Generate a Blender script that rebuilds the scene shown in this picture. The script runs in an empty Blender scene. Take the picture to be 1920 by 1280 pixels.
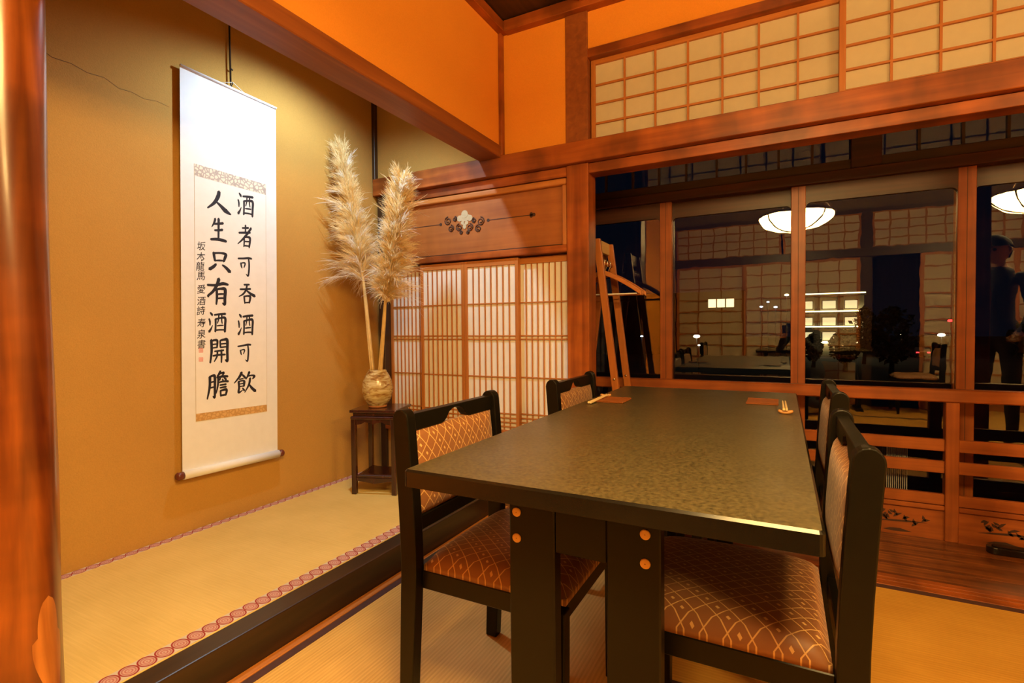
import bpy, bmesh, math, random
from mathutils import Vector, Matrix
import numpy as np
random.seed(7)
S = bpy.context.scene
COL = S.collection
PI = math.pi

# ------------------------------------------------------------------ camera
def cam_axes(yaw, pitch, roll):
    f = Vector((-math.sin(yaw)*math.cos(pitch), math.cos(yaw)*math.cos(pitch), math.sin(pitch)))
    r = Vector((math.cos(yaw), math.sin(yaw), 0)); u = r.cross(f)
    c, s = math.cos(roll), math.sin(roll)
    return r*c+u*s, u*c-r*s, f
cd = bpy.data.cameras.new('camera'); cam = bpy.data.objects.new('camera', cd); COL.objects.link(cam)
r_, u_, f_ = cam_axes(0.484, -0.0245, -0.0095)
cam.matrix_world = Matrix(((r_.x, u_.x, -f_.x, 0), (r_.y, u_.y, -f_.y, 0), (r_.z, u_.z, -f_.z, 1.0), (0, 0, 0, 1)))
cd.sensor_width = 36; cd.lens = 966/1920*36; cd.clip_start = 0.02; cd.clip_end = 1000
S.camera = cam
# ------------------------------------------------------------------ world, exposure
w = bpy.data.worlds.new('night'); S.world = w; w.use_nodes = True
bg = w.node_tree.nodes['Background']; bg.inputs[0].default_value = (0.09, 0.17, 0.42, 1); bg.inputs[1].default_value = 0.012
S.view_settings.view_transform = 'Standard'; S.view_settings.look = 'None'
S.view_settings.exposure = 0.0; S.view_settings.gamma = 1.0; S.view_settings.use_curve_mapping = False
S.cycles.max_bounces = 8; S.cycles.transparent_max_bounces = 16
S.cycles.sample_clamp_indirect = 8
LAMP_STRENGTH = 88.0           # glowing glass of the two ceiling lamps
LAMP_COLOR = (1.0, 0.63, 0.21)
SPOT_WATT = 15.0               # cool white picture lamp hidden behind the alcove lintel
SPOT_COLOR = (0.66, 0.86, 1.0)

# ------------------------------------------------------------------ materials
MATS = {}
def new_mat(name):
    m = bpy.data.materials.new(name); m.use_nodes = True; MATS[name] = m
    nt = m.node_tree; return m, nt, nt.nodes['Principled BSDF']
def setp(b, rough=.5, spec=.5, metal=0, coat=0, sheen=0):
    b.inputs['Roughness'].default_value = rough; b.inputs['Specular IOR Level'].default_value = spec
    b.inputs['Metallic'].default_value = metal; b.inputs['Coat Weight'].default_value = coat
    b.inputs['Coat Roughness'].default_value = .15
    b.inputs['Sheen Weight'].default_value = sheen
def node(nt, t, **kw):
    n = nt.nodes.new(t)
    for k, v in kw.items():
        if k.startswith('i_'): n.inputs[int(k[2:])].default_value = v
        else: setattr(n, k, v)
    return n
def ramp(nt, stops):
    n = nt.nodes.new('ShaderNodeValToRGB'); e = n.color_ramp.elements
    while len(e) < len(stops): e.new(.5)
    for el, (p, c) in zip(e, stops): el.position = p; el.color = (*c, 1)
    return n
def coords(nt, scale, kind='Object'):
    tc = nt.nodes.new('ShaderNodeTexCoord'); mp = nt.nodes.new('ShaderNodeMapping'); mp.inputs['Scale'].default_value = scale
    nt.links.new(tc.outputs[kind], mp.inputs[0]); return mp.outputs[0]
def bump(nt, b, h, strength, dist=.002):
    n = node(nt, 'ShaderNodeBump'); n.inputs['Strength'].default_value = strength; n.inputs['Distance'].default_value = dist
    nt.links.new(h, n.inputs['Height']); nt.links.new(n.outputs[0], b.inputs['Normal'])
def plain(name, c, rough=.5, **kw):
    m, nt, b = new_mat(name); setp(b, rough, **kw)
    n = node(nt, 'ShaderNodeTexNoise'); n.inputs['Scale'].default_value = 40; n.inputs['Detail'].default_value = 3
    nt.links.new(coords(nt, (1, 1, 1)), n.inputs[0])
    r = ramp(nt, [(.3, tuple(x*.9 for x in c)), (.7, tuple(min(1, x*1.08) for x in c))])
    nt.links.new(n.outputs[0], r.inputs[0]); nt.links.new(r.outputs[0], b.inputs['Base Color']); return m
def wood(name, c1, c2, axis, rough=.4, fine=30., along=1.6, coat=0., stain=0.):
    m, nt, b = new_mat(name); setp(b, rough, coat=coat)
    sc = [fine]*3; sc[axis] = along
    n = node(nt, 'ShaderNodeTexNoise'); n.inputs['Scale'].default_value = 1; n.inputs['Detail'].default_value = 5; n.inputs['Distortion'].default_value = .6
    nt.links.new(coords(nt, sc), n.inputs[0])
    r = ramp(nt, [(.3, c1), (.55, tuple((a+b_)/2 for a, b_ in zip(c1, c2))), (.72, c2)])
    nt.links.new(n.outputs[0], r.inputs[0]); col = r.outputs[0]
    if stain:
        sc2 = [3.]*3; sc2[axis] = 5.5
        n2 = node(nt, 'ShaderNodeTexNoise'); n2.inputs['Scale'].default_value = 1; n2.inputs['Detail'].default_value = 3
        nt.links.new(coords(nt, sc2), n2.inputs[0])
        r2 = ramp(nt, [(.38, (1-stain,)*3), (.6, (1.0,)*3)]); nt.links.new(n2.outputs[0], r2.inputs[0])
        mx = node(nt, 'ShaderNodeMix', data_type='RGBA', blend_type='MULTIPLY'); mx.inputs[0].default_value = 1
        nt.links.new(col, mx.inputs[6]); nt.links.new(r2.outputs[0], mx.inputs[7]); col = mx.outputs[2]
    nt.links.new(col, b.inputs['Base Color']); bump(nt, b, n.outputs[0], .15); return m
W1, W2 = (.26, .055, .008), (.47, .125, .02)
for ax, k in ((0, 'x'), (1, 'y'), (2, 'z')):
    wood('red_wood_'+k, W1, W2, ax, .38, stain=.45)
    wood('bar_wood_'+k, (.40, .13, .022), (.58, .22, .045), ax, .5)
    wood('dark_wood_'+k, (.035, .016, .007), (.075, .035, .014), ax, .4)
    wood('window_wood_'+k, (.24, .055, .010), (.42, .115, .02), ax, .4, stain=.3)
wood('shaded_head_timber', (.030, .0075, .003), (.075, .018, .006), 0, .4)  # shade at the window heads is painted in as a darker wood colour
wood('lintel_wood', (.20, .055, .014), (.32, .095, .02), 1, .45)
wood('kamachi_wood', (.012, .008, .005), (.055, .024, .010), 1, .35, fine=18, along=1.2)
wood('log_wood', (.085, .014, .004), (.42, .115, .016), 2, .3, fine=16, along=1.3, coat=.25, stain=.45)
wood('board_wood', (.34, .105, .022), (.46, .16, .035), 0, .45, stain=.2)
wood('floor_plank', (.11, .025, .006), (.42, .13, .025), 0, .3, fine=38, along=1.4, coat=.2, stain=.5)
wood('ceiling_wood', (.028, .012, .006), (.07, .03, .012), 1, .5)
wood('rack_wood', (.34, .10, .018), (.45, .15, .03), 2, .4)
wood('rack_pale', (.55, .38, .16), (.68, .50, .24), 1, .5)
wood('hanger_wood', (.42, .14, .035), (.56, .22, .06), 0, .35, coat=.3)
wood('tray_wood', (.22, .055, .012), (.38, .12, .02), 0, .5)
wood('chopstick_wood', (.72, .52, .25), (.82, .64, .36), 1, .5)
wood('rest_wood', (.45, .2, .05), (.6, .3, .09), 0, .35)
wood('rosewood', (.022, .006, .005), (.06, .014, .011), 2, .22, coat=.5)
wood('plug_wood', (.62, .36, .10), (.72, .46, .15), 0, .5)
def plaster(name, c, c2, bstr=.3):
    m, nt, b = new_mat(name); setp(b, .92, spec=.2)
    co = coords(nt, (1, 1, 1))
    n = node(nt, 'ShaderNodeTexNoise'); n.inputs['Scale'].default_value = 230; n.inputs['Detail'].default_value = 4
    n2 = node(nt, 'ShaderNodeTexNoise'); n2.inputs['Scale'].default_value = 2.2; n2.inputs['Detail'].default_value = 3
    nt.links.new(co, n.inputs[0]); nt.links.new(co, n2.inputs[0])
    mx = node(nt, 'ShaderNodeMath', operation='MULTIPLY_ADD'); mx.inputs[1].default_value = .5
    nt.links.new(n.outputs[0], mx.inputs[0]); 
    m2 = node(nt, 'ShaderNodeMath', operation='MULTIPLY'); m2.inputs[1].default_value = .5; nt.links.new(n2.outputs[0], m2.inputs[0]); nt.links.new(m2.outputs[0], mx.inputs[2])
    r = ramp(nt, [(.35, c), (.65, c2)]); nt.links.new(mx.outputs[0], r.inputs[0]); nt.links.new(r.outputs[0], b.inputs['Base Color'])
    bump(nt, b, n.outputs[0], bstr, .002); return m
plaster('room_plaster', (.72, .27, .028), (.80, .31, .036), .12)
plaster('grey_plaster', (.13, .085, .05), (.17, .115, .065), .2)
plaster('alcove_plaster', (.45, .245, .058), (.52, .285, .068), .5)
def tatami(name, c, c2, axis, pitch, amp=.10):
    m, nt, b = new_mat(name); setp(b, .6, spec=.35)
    tc = node(nt, 'ShaderNodeTexCoord'); sp = node(nt, 'ShaderNodeSeparateXYZ'); nt.links.new(tc.outputs['Object'], sp.inputs[0])
    mu = node(nt, 'ShaderNodeMath', operation='MULTIPLY'); mu.inputs[1].default_value = 2*PI/pitch; nt.links.new(sp.outputs[1-axis], mu.inputs[0])
    si = node(nt, 'ShaderNodeMath', operation='SINE'); nt.links.new(mu.outputs[0], si.inputs[0])
    sc = [260.]*3; sc[axis] = 9.; 
    n = node(nt, 'ShaderNodeTexNoise'); n.inputs['Scale'].default_value = 1; n.inputs['Detail'].default_value = 3; nt.links.new(coords(nt, sc), n.inputs[0])
    n2 = node(nt, 'ShaderNodeTexNoise'); n2.inputs['Scale'].default_value = 5; nt.links.new(coords(nt, (1, 1, 1)), n2.inputs[0])
    a = node(nt, 'ShaderNodeMath', operation='MULTIPLY_ADD'); a.inputs[1].default_value = amp; nt.links.new(si.outputs[0], a.inputs[0])
    b2 = node(nt, 'ShaderNodeMath', operation='ADD'); nt.links.new(n.outputs[0], b2.inputs[0]); nt.links.new(n2.outputs[0], b2.inputs[1])
    h = node(nt, 'ShaderNodeMath', operation='MULTIPLY'); h.inputs[1].default_value = .5; nt.links.new(b2.outputs[0], h.inputs[0]); nt.links.new(h.outputs[0], a.inputs[2])
    r = ramp(nt, [(.3, c), (.7, c2)]); nt.links.new(a.outputs[0], r.inputs[0]); nt.links.new(r.outputs[0], b.inputs['Base Color'])
    bump(nt, b, a.outputs[0], .5, .0015); return m
tatami('tatami_x', (.47, .225, .030), (.61, .32, .052), 0, .0125)
tatami('tatami_y', (.56, .32, .07), (.74, .45, .12), 1, .0125)
tatami('tatami_alcove', (.66, .45, .13), (.78, .55, .18), 0, .0125, .035)
plain('heri_cloth', (.07, .025, .02), .8)
def medallion_cloth():
    m, nt, b = new_mat('medallion_cloth'); setp(b, .8, spec=.2)
    uv = node(nt, 'ShaderNodeUVMap'); sp = node(nt, 'ShaderNodeSeparateXYZ'); nt.links.new(uv.outputs[0], sp.inputs[0])
    def mth(op, a, bb=None):
        n = node(nt, 'ShaderNodeMath', operation=op)
        for i, v in enumerate((a, bb)):
            if v is None: continue
            if isinstance(v, (int, float)): n.inputs[i].default_value = v
            else: nt.links.new(v, n.inputs[i])
        return n.outputs[0]
    fv = mth('SUBTRACT', mth('FRACT', sp.outputs[1]), .5); fu = mth('SUBTRACT', sp.outputs[0], .5)
    d = mth('SQRT', mth('ADD', mth('POWER', mth('ABSOLUTE', fv), 2), mth('POWER', mth('ABSOLUTE', fu), 2)))
    r = ramp(nt, [(0, (.42, .10, .08)), (.10, (.62, .42, .36)), (.17, (.46, .13, .11)), (.25, (.62, .40, .34)), (.33, (.42, .12, .10)), (.39, (.60, .42, .36)), (.42, (.32, .035, .03)), (.49, (.32, .035, .03)), (.51, (.62, .52, .42))])
    r.color_ramp.interpolation = 'LINEAR'
    nt.links.new(d, r.inputs[0]); nt.links.new(r.outputs[0], b.inputs['Base Color'])
medallion_cloth()
def paper(name, c, trans=.15):
    m, nt, b = new_mat(name); setp(b, .85, spec=.2)
    n = node(nt, 'ShaderNodeTexNoise'); n.inputs['Scale'].default_value = 25; n.inputs['Detail'].default_value = 5; nt.links.new(coords(nt, (1, 1, 1)), n.inputs[0])
    r = ramp(nt, [(.3, tuple(x*.96 for x in c)), (.7, c)]); nt.links.new(n.outputs[0], r.inputs[0]); nt.links.new(r.outputs[0], b.inputs['Base Color'])
    t = node(nt, 'ShaderNodeBsdfTranslucent'); nt.links.new(r.outputs[0], t.inputs[0])
    mx = node(nt, 'ShaderNodeMixShader'); mx.inputs[0].default_value = trans
    nt.links.new(b.outputs[0], mx.inputs[1]); nt.links.new(t.outputs[0], mx.inputs[2]); nt.links.new(mx.outputs[0], nt.nodes['Material Output'].inputs[0])
paper('shoji_paper', (.93, .84, .62), .37)
paper('shoin_paper', (.88, .85, .80), .1)
paper('plume_cream', (.95, .78, .44), .4); paper('plume_white', (.95, .90, .80), .4)
paper('scroll_paper', (.86, .86, .86), .03)
paper('scroll_mount', (.83, .84, .86), .03)
def brocade(name, c, c2):
    m, nt, b = new_mat(name); setp(b, .6)
    v = node(nt, 'ShaderNodeTexVoronoi', feature='DISTANCE_TO_EDGE'); v.inputs['Scale'].default_value = 55; nt.links.new(coords(nt, (1, 1, 1)), v.inputs[0])
    r = ramp(nt, [(.05, c), (.18, c2)]); nt.links.new(v.outputs[0], r.inputs[0]); nt.links.new(r.outputs[0], b.inputs['Base Color'])
brocade('brocade_pale', (.42, .36, .33), (.78, .72, .60)); brocade('brocade_gold', (.52, .30, .10), (.66, .42, .17))
plain('ink', (.012, .011, .02), .7); plain('seal_red', (.75, .16, .12), .7); plain('paper_line', (.55, .5, .42), .8)
plain('knob_wood', (.14, .03, .018), .35); plain('hook_metal', (.035, .03, .028), .45, metal=.6)
plain('cord', (.7, .68, .62), .7); plain('crack', (.12, .07, .03), .9)
def glass():
    m, nt, b = new_mat('window_glass'); nt.nodes.remove(b)
    lw = node(nt, 'ShaderNodeLayerWeight'); lw.inputs[0].default_value = .5
    p = node(nt, 'ShaderNodeMath', operation='POWER'); p.inputs[1].default_value = 5; nt.links.new(lw.outputs['Facing'], p.inputs[0])
    a = node(nt, 'ShaderNodeMath', operation='MULTIPLY_ADD'); a.inputs[1].default_value = .9; a.inputs[2].default_value = .072; nt.links.new(p.outputs[0], a.inputs[0])
    nz = node(nt, 'ShaderNodeTexNoise'); nz.inputs['Scale'].default_value = 9; nt.links.new(coords(nt, (1, 1, 1)), nz.inputs[0])
    bp = node(nt, 'ShaderNodeBump'); bp.inputs['Strength'].default_value = .05; bp.inputs['Distance'].default_value = .003; nt.links.new(nz.outputs[0], bp.inputs['Height'])
    g = node(nt, 'ShaderNodeBsdfGlossy'); g.inputs['Roughness'].default_value = .0; nt.links.new(bp.outputs[0], g.inputs['Normal'])
    t = node(nt, 'ShaderNodeBsdfTransparent'); t.inputs[0].default_value = (.96, .97, .96, 1)
    mx = node(nt, 'ShaderNodeMixShader'); nt.links.new(a.outputs[0], mx.inputs[0]); nt.links.new(t.outputs[0], mx.inputs[1]); nt.links.new(g.outputs[0], mx.inputs[2])
    nt.links.new(mx.outputs[0], nt.nodes['Material Output'].inputs[0])
glass()
def emit(name, c, s):
    m, nt, b = new_mat(name); b.inputs['Base Color'].default_value = (*[x*.5 for x in c], 1)
    b.inputs['Emission Color'].default_value = (*c, 1); b.inputs['Emission Strength'].default_value = s; return m
emit('lamp_glass', LAMP_COLOR, LAMP_STRENGTH)
plain('lamp_rib', (.10, .05, .02), .4); plain('lamp_metal', (.06, .04, .025), .35, metal=.7)
emit('spot_lens', SPOT_COLOR, 12); plain('white_metal', (.75, .75, .72), .4); plain('steel', (.6, .58, .55), .25, metal=1)
plain('black_lacquer', (.0055, .0045, .0025), .36, spec=.22)
plain('table_edge', (.008, .0065, .0045), .20, spec=.35)
plain('black_gloss', (.010, .007, .006), .2, coat=.4)
def table_mat():
    m, nt, b = new_mat('table_lacquer'); setp(b, .42, spec=.9)
    n = node(nt, 'ShaderNodeTexNoise'); n.inputs['Scale'].default_value = 120; n.inputs['Detail'].default_value = 5; nt.links.new(coords(nt, (1, 1, 1)), n.inputs[0])
    n2 = node(nt, 'ShaderNodeTexNoise'); n2.inputs['Scale'].default_value = 4; n2.inputs['Detail'].default_value = 4; nt.links.new(coords(nt, (1, 1, 1)), n2.inputs[0])
    r = ramp(nt, [(.3, (.036, .029, .012)), (.72, (.118, .094, .042))]); nt.links.new(n.outputs[0], r.inputs[0]); nt.links.new(r.outputs[0], b.inputs['Base Color'])
    r2 = ramp(nt, [(.3, (.30,)*3), (.7, (.38,)*3)]); nt.links.new(n2.outputs[0], r2.inputs[0]); nt.links.new(r2.outputs[0], b.inputs['Roughness'])
    bump(nt, b, n.outputs[0], .12, .0006)
table_mat()
def fabric():
    m, nt, b = new_mat('chair_fabric'); setp(b, .5, spec=.5, sheen=.15)
    uv = node(nt, 'ShaderNodeUVMap'); sp = node(nt, 'ShaderNodeSeparateXYZ'); nt.links.new(uv.outputs[0], sp.inputs[0])
    def mth(op, a, bb=None, c=None):
        n = node(nt, 'ShaderNodeMath', operation=op)
        for i, v in enumerate((a, bb, c)):
            if v is None: continue
            if isinstance(v, (int, float)): n.inputs[i].default_value = v
            else: nt.links.new(v, n.inputs[i])
        return n.outputs[0]
    p = mth('FRACT', mth('ADD', sp.outputs[0], sp.outputs[1])); q = mth('FRACT', mth('SUBTRACT', sp.outputs[0], sp.outputs[1]))
    l1 = mth('LESS_THAN', p, .07); l2 = mth('LESS_THAN', q, .07)
    dp = mth('ABSOLUTE', mth('SUBTRACT', p, .54)); dq = mth('ABSOLUTE', mth('SUBTRACT', q, .54))
    dot = mth('LESS_THAN', mth('MAXIMUM', dp, mth('MULTIPLY', dq, .7)), .09)
    # only every other diamond carries the little woven mark
    k = mth('LESS_THAN', mth('FRACT', mth('MULTIPLY', mth('FLOOR', mth('ADD', sp.outputs[0], sp.outputs[1])), .5)), .4)
    mk = mth('MAXIMUM', mth('MAXIMUM', l1, l2), mth('MULTIPLY', dot, k))
    mx = node(nt, 'ShaderNodeMix', data_type='RGBA'); nt.links.new(mk, mx.inputs[0])
    mx.inputs[6].default_value = (.235, .092, .032, 1); mx.inputs[7].default_value = (.62, .37, .14, 1)
    nt.links.new(mx.outputs[2], b.inputs['Base Color']); bump(nt, b, mk, .2, .001)
fabric()
def glaze():
    m, nt, b = new_mat('vase_glaze'); setp(b, .25, coat=.5)
    co = coords(nt, (16, 16, 60)); n = node(nt, 'ShaderNodeTexNoise'); n.inputs['Scale'].default_value = 1; n.inputs['Detail'].default_value = 7; n.inputs['Distortion'].default_value = 1; nt.links.new(co, n.inputs[0])
    r = ramp(nt, [(.3, (.16, .06, .018)), (.42, (.36, .20, .06)), (.52, (.52, .40, .17)), (.66, (.66, .56, .32))]); nt.links.new(n.outputs[0], r.inputs[0])
    v = node(nt, 'ShaderNodeTexVoronoi'); v.inputs['Scale'].default_value = 45; nt.links.new(coords(nt, (1, 1, 1)), v.inputs[0])
    r2 = ramp(nt, [(.08, (.05, .02, .01)), (.16, (1, 1, 1))]); nt.links.new(v.outputs[0], r2.inputs[0])
    mx = node(nt, 'ShaderNodeMix', data_type='RGBA', blend_type='MULTIPLY'); mx.inputs[0].default_value = .75; nt.links.new(r.outputs[0], mx.inputs[6]); nt.links.new(r2.outputs[0], mx.inputs[7])
    nt.links.new(mx.outputs[2], b.inputs['Base Color']); bump(nt, b, n.outputs[0], .4, .003)
glaze()
plain('vase_foot', (.42, .16, .05), .7)
plain('reed', (.66, .46, .18), .6)
plain('carving_dark', (.05, .018, .008), .6); plain('carving_pale', (.50, .42, .27), .6)
plain('skin', (.45, .24, .15), .55); plain('jacket', (.015, .018, .03), .8); plain('trousers', (.02, .02, .025), .85); plain('grey_shirt', (.12, .13, .15), .85)
plain('leaf_dark', (.012, .022, .008), .7); plain('bark', (.03, .02, .012), .9); plain('asphalt', (.02, .02, .022), .9); plain('hotel_wall', (.62, .55, .36), .8); plain('hotel_dark', (.02, .02, .02), .6)
emit('hotel_window', (1.0, .82, .42), .9); emit('hotel_strip', (1.0, .84, .42), 4.5); emit('street_glow', (1.0, .85, .55), 9); emit('cold_glow', (.7, .85, 1.0), 4); emit('red_glow', (1.0, .02, .02), 7); emit('lit_sign', (1.0, .78, .38), 2.2)
plain('car_paint', (.03, .03, .035), .3, coat=.5); plain('tyre', (.01, .01, .01), .8); plain('grille_white', (.62, .6, .55), .4)

# ------------------------------------------------------------------ builders
def link(o, parent=None):
    COL.objects.link(o)
    if parent is not None: o.parent = parent
    return o
def mesh_obj(name, v, f, mat, parent=None, smooth=False, uv=None, loc=None):
    me = bpy.data.meshes.new(name); me.from_pydata([tuple(p) for p in v], [], f); me.update()
    me.materials.append(MATS[mat])
    if smooth: me.polygons.foreach_set('use_smooth', [True]*len(me.polygons))
    if uv:
        l = me.uv_layers.new(name='UVMap')
        for lp in me.loops: l.data[lp.index].uv = uv[lp.vertex_index]
    o = bpy.data.objects.new(name, me)
    if loc: o.location = loc
    return link(o, parent)
def bm_obj(name, bm, mat, parent=None, smooth=False, loc=None):
    me = bpy.data.meshes.new(name); bm.to_mesh(me); bm.free(); me.materials.append(MATS[mat])
    if smooth: me.polygons.foreach_set('use_smooth', [True]*len(me.polygons))
    o = bpy.data.objects.new(name, me)
    if loc: o.location = loc
    return link(o, parent)
def box(name, lo, hi, mat, parent=None, bev=0., seg=1, shear=None):
    """box between two corners; its origin sits at its own centre-bottom"""
    lo, hi = Vector(lo), Vector(hi); c = (lo+hi)/2; c.z = lo.z; d = hi-lo
    bm = bmesh.new(); bmesh.ops.create_cube(bm, size=1)
    for v in bm.verts: v.co = Vector((v.co.x*d.x, v.co.y*d.y, (v.co.z+.5)*d.z))
    if bev: bmesh.ops.bevel(bm, geom=bm.edges[:], offset=bev, segments=seg, profile=.5, affect='EDGES')
    return bm_obj(name, bm, mat, parent, smooth=False, loc=c)
def dup(o, loc, parent=None, **props):
    c = o.copy(); c.location = loc; link(c); c.parent = parent if parent else o.parent
    for k, v in props.items(): c[k] = v
    return c
def copy_tree(o, parent=None):
    c = o.copy(); COL.objects.link(c); c.parent = parent
    for ch in list(o.children): copy_tree(ch, c)
    return c
def empty(name, loc, rz=0.):
    e = bpy.data.objects.new(name, None); e.location = loc; e.rotation_euler = (0, 0, rz); e.empty_display_size = .1; return link(e)
def tag(o, label, cat=None, group=None, kind=None):
    o['label'] = label
    if cat: o['category'] = cat
    if group: o['group'] = group
    if kind: o['kind'] = kind
    return o
def struct(o, label, cat=None): return tag(o, label, cat, kind='structure')
def ring_frame(tan):
    t = tan.normalized(); a = Vector((0, 0, 1)) if abs(t.z) < .9 else Vector((1, 0, 0))
    s = t.cross(a).normalized(); return s, s.cross(t)
def tube_geo(pts, rad, n=8):
    pts = [Vector(p) for p in pts]; v, f = [], []
    if not hasattr(rad, '__len__'): rad = [rad]*len(pts)
    for i, p in enumerate(pts):
        t = (pts[min(i+1, len(pts)-1)]-pts[max(i-1, 0)]); s, u = ring_frame(t)
        for k in range(n): a = 2*PI*k/n; v.append(p+s*math.cos(a)*rad[i]+u*math.sin(a)*rad[i])
    for i in range(len(pts)-1):
        for k in range(n): f.append((i*n+k, i*n+(k+1) % n, (i+1)*n+(k+1) % n, (i+1)*n+k))
    f.append(tuple(range(n-1, -1, -1))); f.append(tuple((len(pts)-1)*n+k for k in range(n))); return v, f
def tube(name, pts, rad, mat, parent=None, n=8): v, f = tube_geo(pts, rad, n); return mesh_obj(name, v, f, mat, parent, smooth=True)
def join(geos):
    V, F = [], []
    for v, f in geos: b = len(V); V += list(v); F += [tuple(i+b for i in q) for q in f]
    return V, F
def box_geo(lo, hi):
    x0, y0, z0 = lo; x1, y1, z1 = hi
    return [(x0, y0, z0), (x1, y0, z0), (x1, y1, z0), (x0, y1, z0), (x0, y0, z1), (x1, y0, z1), (x1, y1, z1), (x0, y1, z1)], [(3, 2, 1, 0), (4, 5, 6, 7), (0, 1, 5, 4), (1, 2, 6, 5), (2, 3, 7, 6), (3, 0, 4, 7)]
def lathe(name, prof, mat, parent=None, n=40, loc=None, cap=True):
    v, f = [], []
    for r, z in prof:
        for k in range(n): a = 2*PI*k/n; v.append((r*math.cos(a), r*math.sin(a), z))
    for i in range(len(prof)-1):
        for k in range(n): f.append((i*n+k, i*n+(k+1) % n, (i+1)*n+(k+1) % n, (i+1)*n+k))
    if cap: f.append(tuple(range(n-1, -1, -1)))
    return mesh_obj(name, v, f, mat, parent, smooth=True, loc=loc)
def prism(name, poly, axis, a, b, mat, parent=None, bev=0.):
    """polygon (two coords) extruded along axis from a to b; polygon coords are the other two axes in xyz order"""
    bm = bmesh.new(); vs = []
    def P(p, t):
        q = list(p); q.insert(axis, t); return q
    for t in (a, b): vs.append([bm.verts.new(P(p, t)) for p in poly])
    n = len(poly); bm.faces.new(vs[0][::-1]); bm.faces.new(vs[1])
    for i in range(n): bm.faces.new((vs[0][i], vs[0][(i+1) % n], vs[1][(i+1) % n], vs[1][i]))
    bmesh.ops.recalc_face_normals(bm, faces=bm.faces[:])
    if bev: bmesh.ops.bevel(bm, geom=bm.edges[:], offset=bev, segments=2, profile=.5, affect='EDGES')
    return bm_obj(name, bm, mat, parent)

# ------------------------------------------------------------------ key planes (metres, floor z = 0)
XL, XS, YP, YN = -1.40, -2.335, 2.56, 2.53
XR, YB, CEIL = 3.85, -1.38, 2.63
ZA = .114                                # alcove floor
YG, YBAL = 3.20, 3.03                    # glass, inner balustrade
NT, NB, KB = 1.964, 1.857, 1.804         # nageshi top / bottom, kamoi bottom
PX0, PX1 = -1.014, -.893                 # post beside the alcove window

# ------------------------------------------------------------------ floor
fl = box('floor', (XL-.02, YB-.1, -.14), (XR, 2.41, -.03), 'dark_wood_x'); struct(fl, 'tatami matted floor of the dining room')
def mat_piece(parent, x0, x1, y0, y1, rib, heri_axis, hw=.03, z=0.):
    t = box('tatami_mat', (x0, y0, z-.029), (x1, y1, z), rib, None, .003)
    t.parent = parent; t.location -= parent.location
    if heri_axis == 1:
        sides = ((x0, x0+hw, y0, y1), (x1-hw, x1, y0, y1))
    else: sides = ((x0, x1, y0, y0+hw), (x0, x1, y1-hw, y1))
    for a, b_, c, d in sides:
        h = box('border_cloth', (a, c, z-.002), (b_, d, z+.0012), 'heri_cloth'); h.location -= parent.location + t.location; h.parent = t
    return t
g = .002
mat_piece(fl, -1.362, -.405, .50, 2.402, 'tatami_y', 1)
mat_piece(fl, -1.362, -.405, -1.38, .50-g, 'tatami_y', 1)
mat_piece(fl, -.405+g, 1.50, 1.45, 2.402, 'tatami_x', 0)
mat_piece(fl, -.405+g, 1.50, .495, 1.45-g, 'tatami_x', 0)
mat_piece(fl, -.405+g, 1.50, -.46, .495-g, 'tatami_x', 0)
mat_piece(fl, -.405+g, 1.50, -1.38, -.46-g, 'tatami_x', 0)
mat_piece(fl, 1.50+g, 2.455, .5, 2.402, 'tatami_y', 1); mat_piece(fl, 1.50+g, 2.455, -1.38, .5-g, 'tatami_y', 1)
mat_piece(fl, 2.455+g, 3.6, .5, 2.402, 'tatami_y', 1); mat_piece(fl, 2.455+g, 3.6, -1.38, .5-g, 'tatami_y', 1)
# wooden threshold and boards of the window passage
th = struct(empty('trim_1', (1.2, 2.45, 0)), 'grooved wooden threshold between tatami and window passage boards')
for i, (a, b_, z) in enumerate(((2.405, 2.430, 0.002), (2.430, 2.448, -.006), (2.448, 2.462, .002), (2.462, 2.480, -.006), (2.480, 2.515, .002))):
    h = box('strip', (-1.02, a, -.06), (XR, b_-.0005, z), 'red_wood_x', None, .0015); h.location -= th.location; h.parent = th
en = struct(empty('floor_passage', (1.2, 2.8, 0)), 'worn red brown plank floor of the window passage'); y = 2.517
for i in range(5):
    wd = (.118, .128, .121, .126, .20)[i]
    h = box('plank', (-2.4, y, -.05), (XR, y+wd-.002, (.0, .0008, -.0006, .0005, 0)[i]), 'floor_plank', None, .0015); h.location -= en.location; h.parent = en; y += wd

# ------------------------------------------------------------------ alcove
af = struct(box('floor_alcove', (XS, .40, -.02), (-1.482, 2.52, ZA-.031), 'dark_wood_y'), 'raised alcove floor base under its mat')
tm = box('tatami_mat', (XS+.002, .42, ZA-.03), (-1.482, 2.515, ZA), 'tatami_alcove', None, .002); tm.location -= af.location; tm.parent = af
def heri(x0, x1):
    y0, y1, z, per = .42, 2.515, ZA+.0012, .0437
    v = [(x0, y0, z), (x1, y0, z), (x1, y1, z), (x0, y1, z), (x0, y0, z-.002), (x1, y0, z-.002), (x1, y1, z-.002), (x0, y1, z-.002)]
    L = (y1-y0)/per; uv = [(0, 0), (1, 0), (1, L), (0, L)]*2
    v = [Vector(p)-af.location-tm.location for p in v]
    o = mesh_obj('border_cloth', v, [(0, 1, 2, 3), (7, 6, 5, 4), (0, 4, 5, 1), (2, 6, 7, 3), (1, 5, 6, 2), (3, 7, 4, 0)], 'medallion_cloth', tm, uv=uv)
    tag(o, 'white border cloth woven with dark red round medallions')
heri(XS+.004, XS+.046); heri(-1.540, -1.484)
struct(box('trim_2', (-1.480, .48, -.02), (-1.398, 2.53, ZA), 'kamachi_wood', None, .004, 2), 'dark stained sill beam along the front of the alcove')
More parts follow.
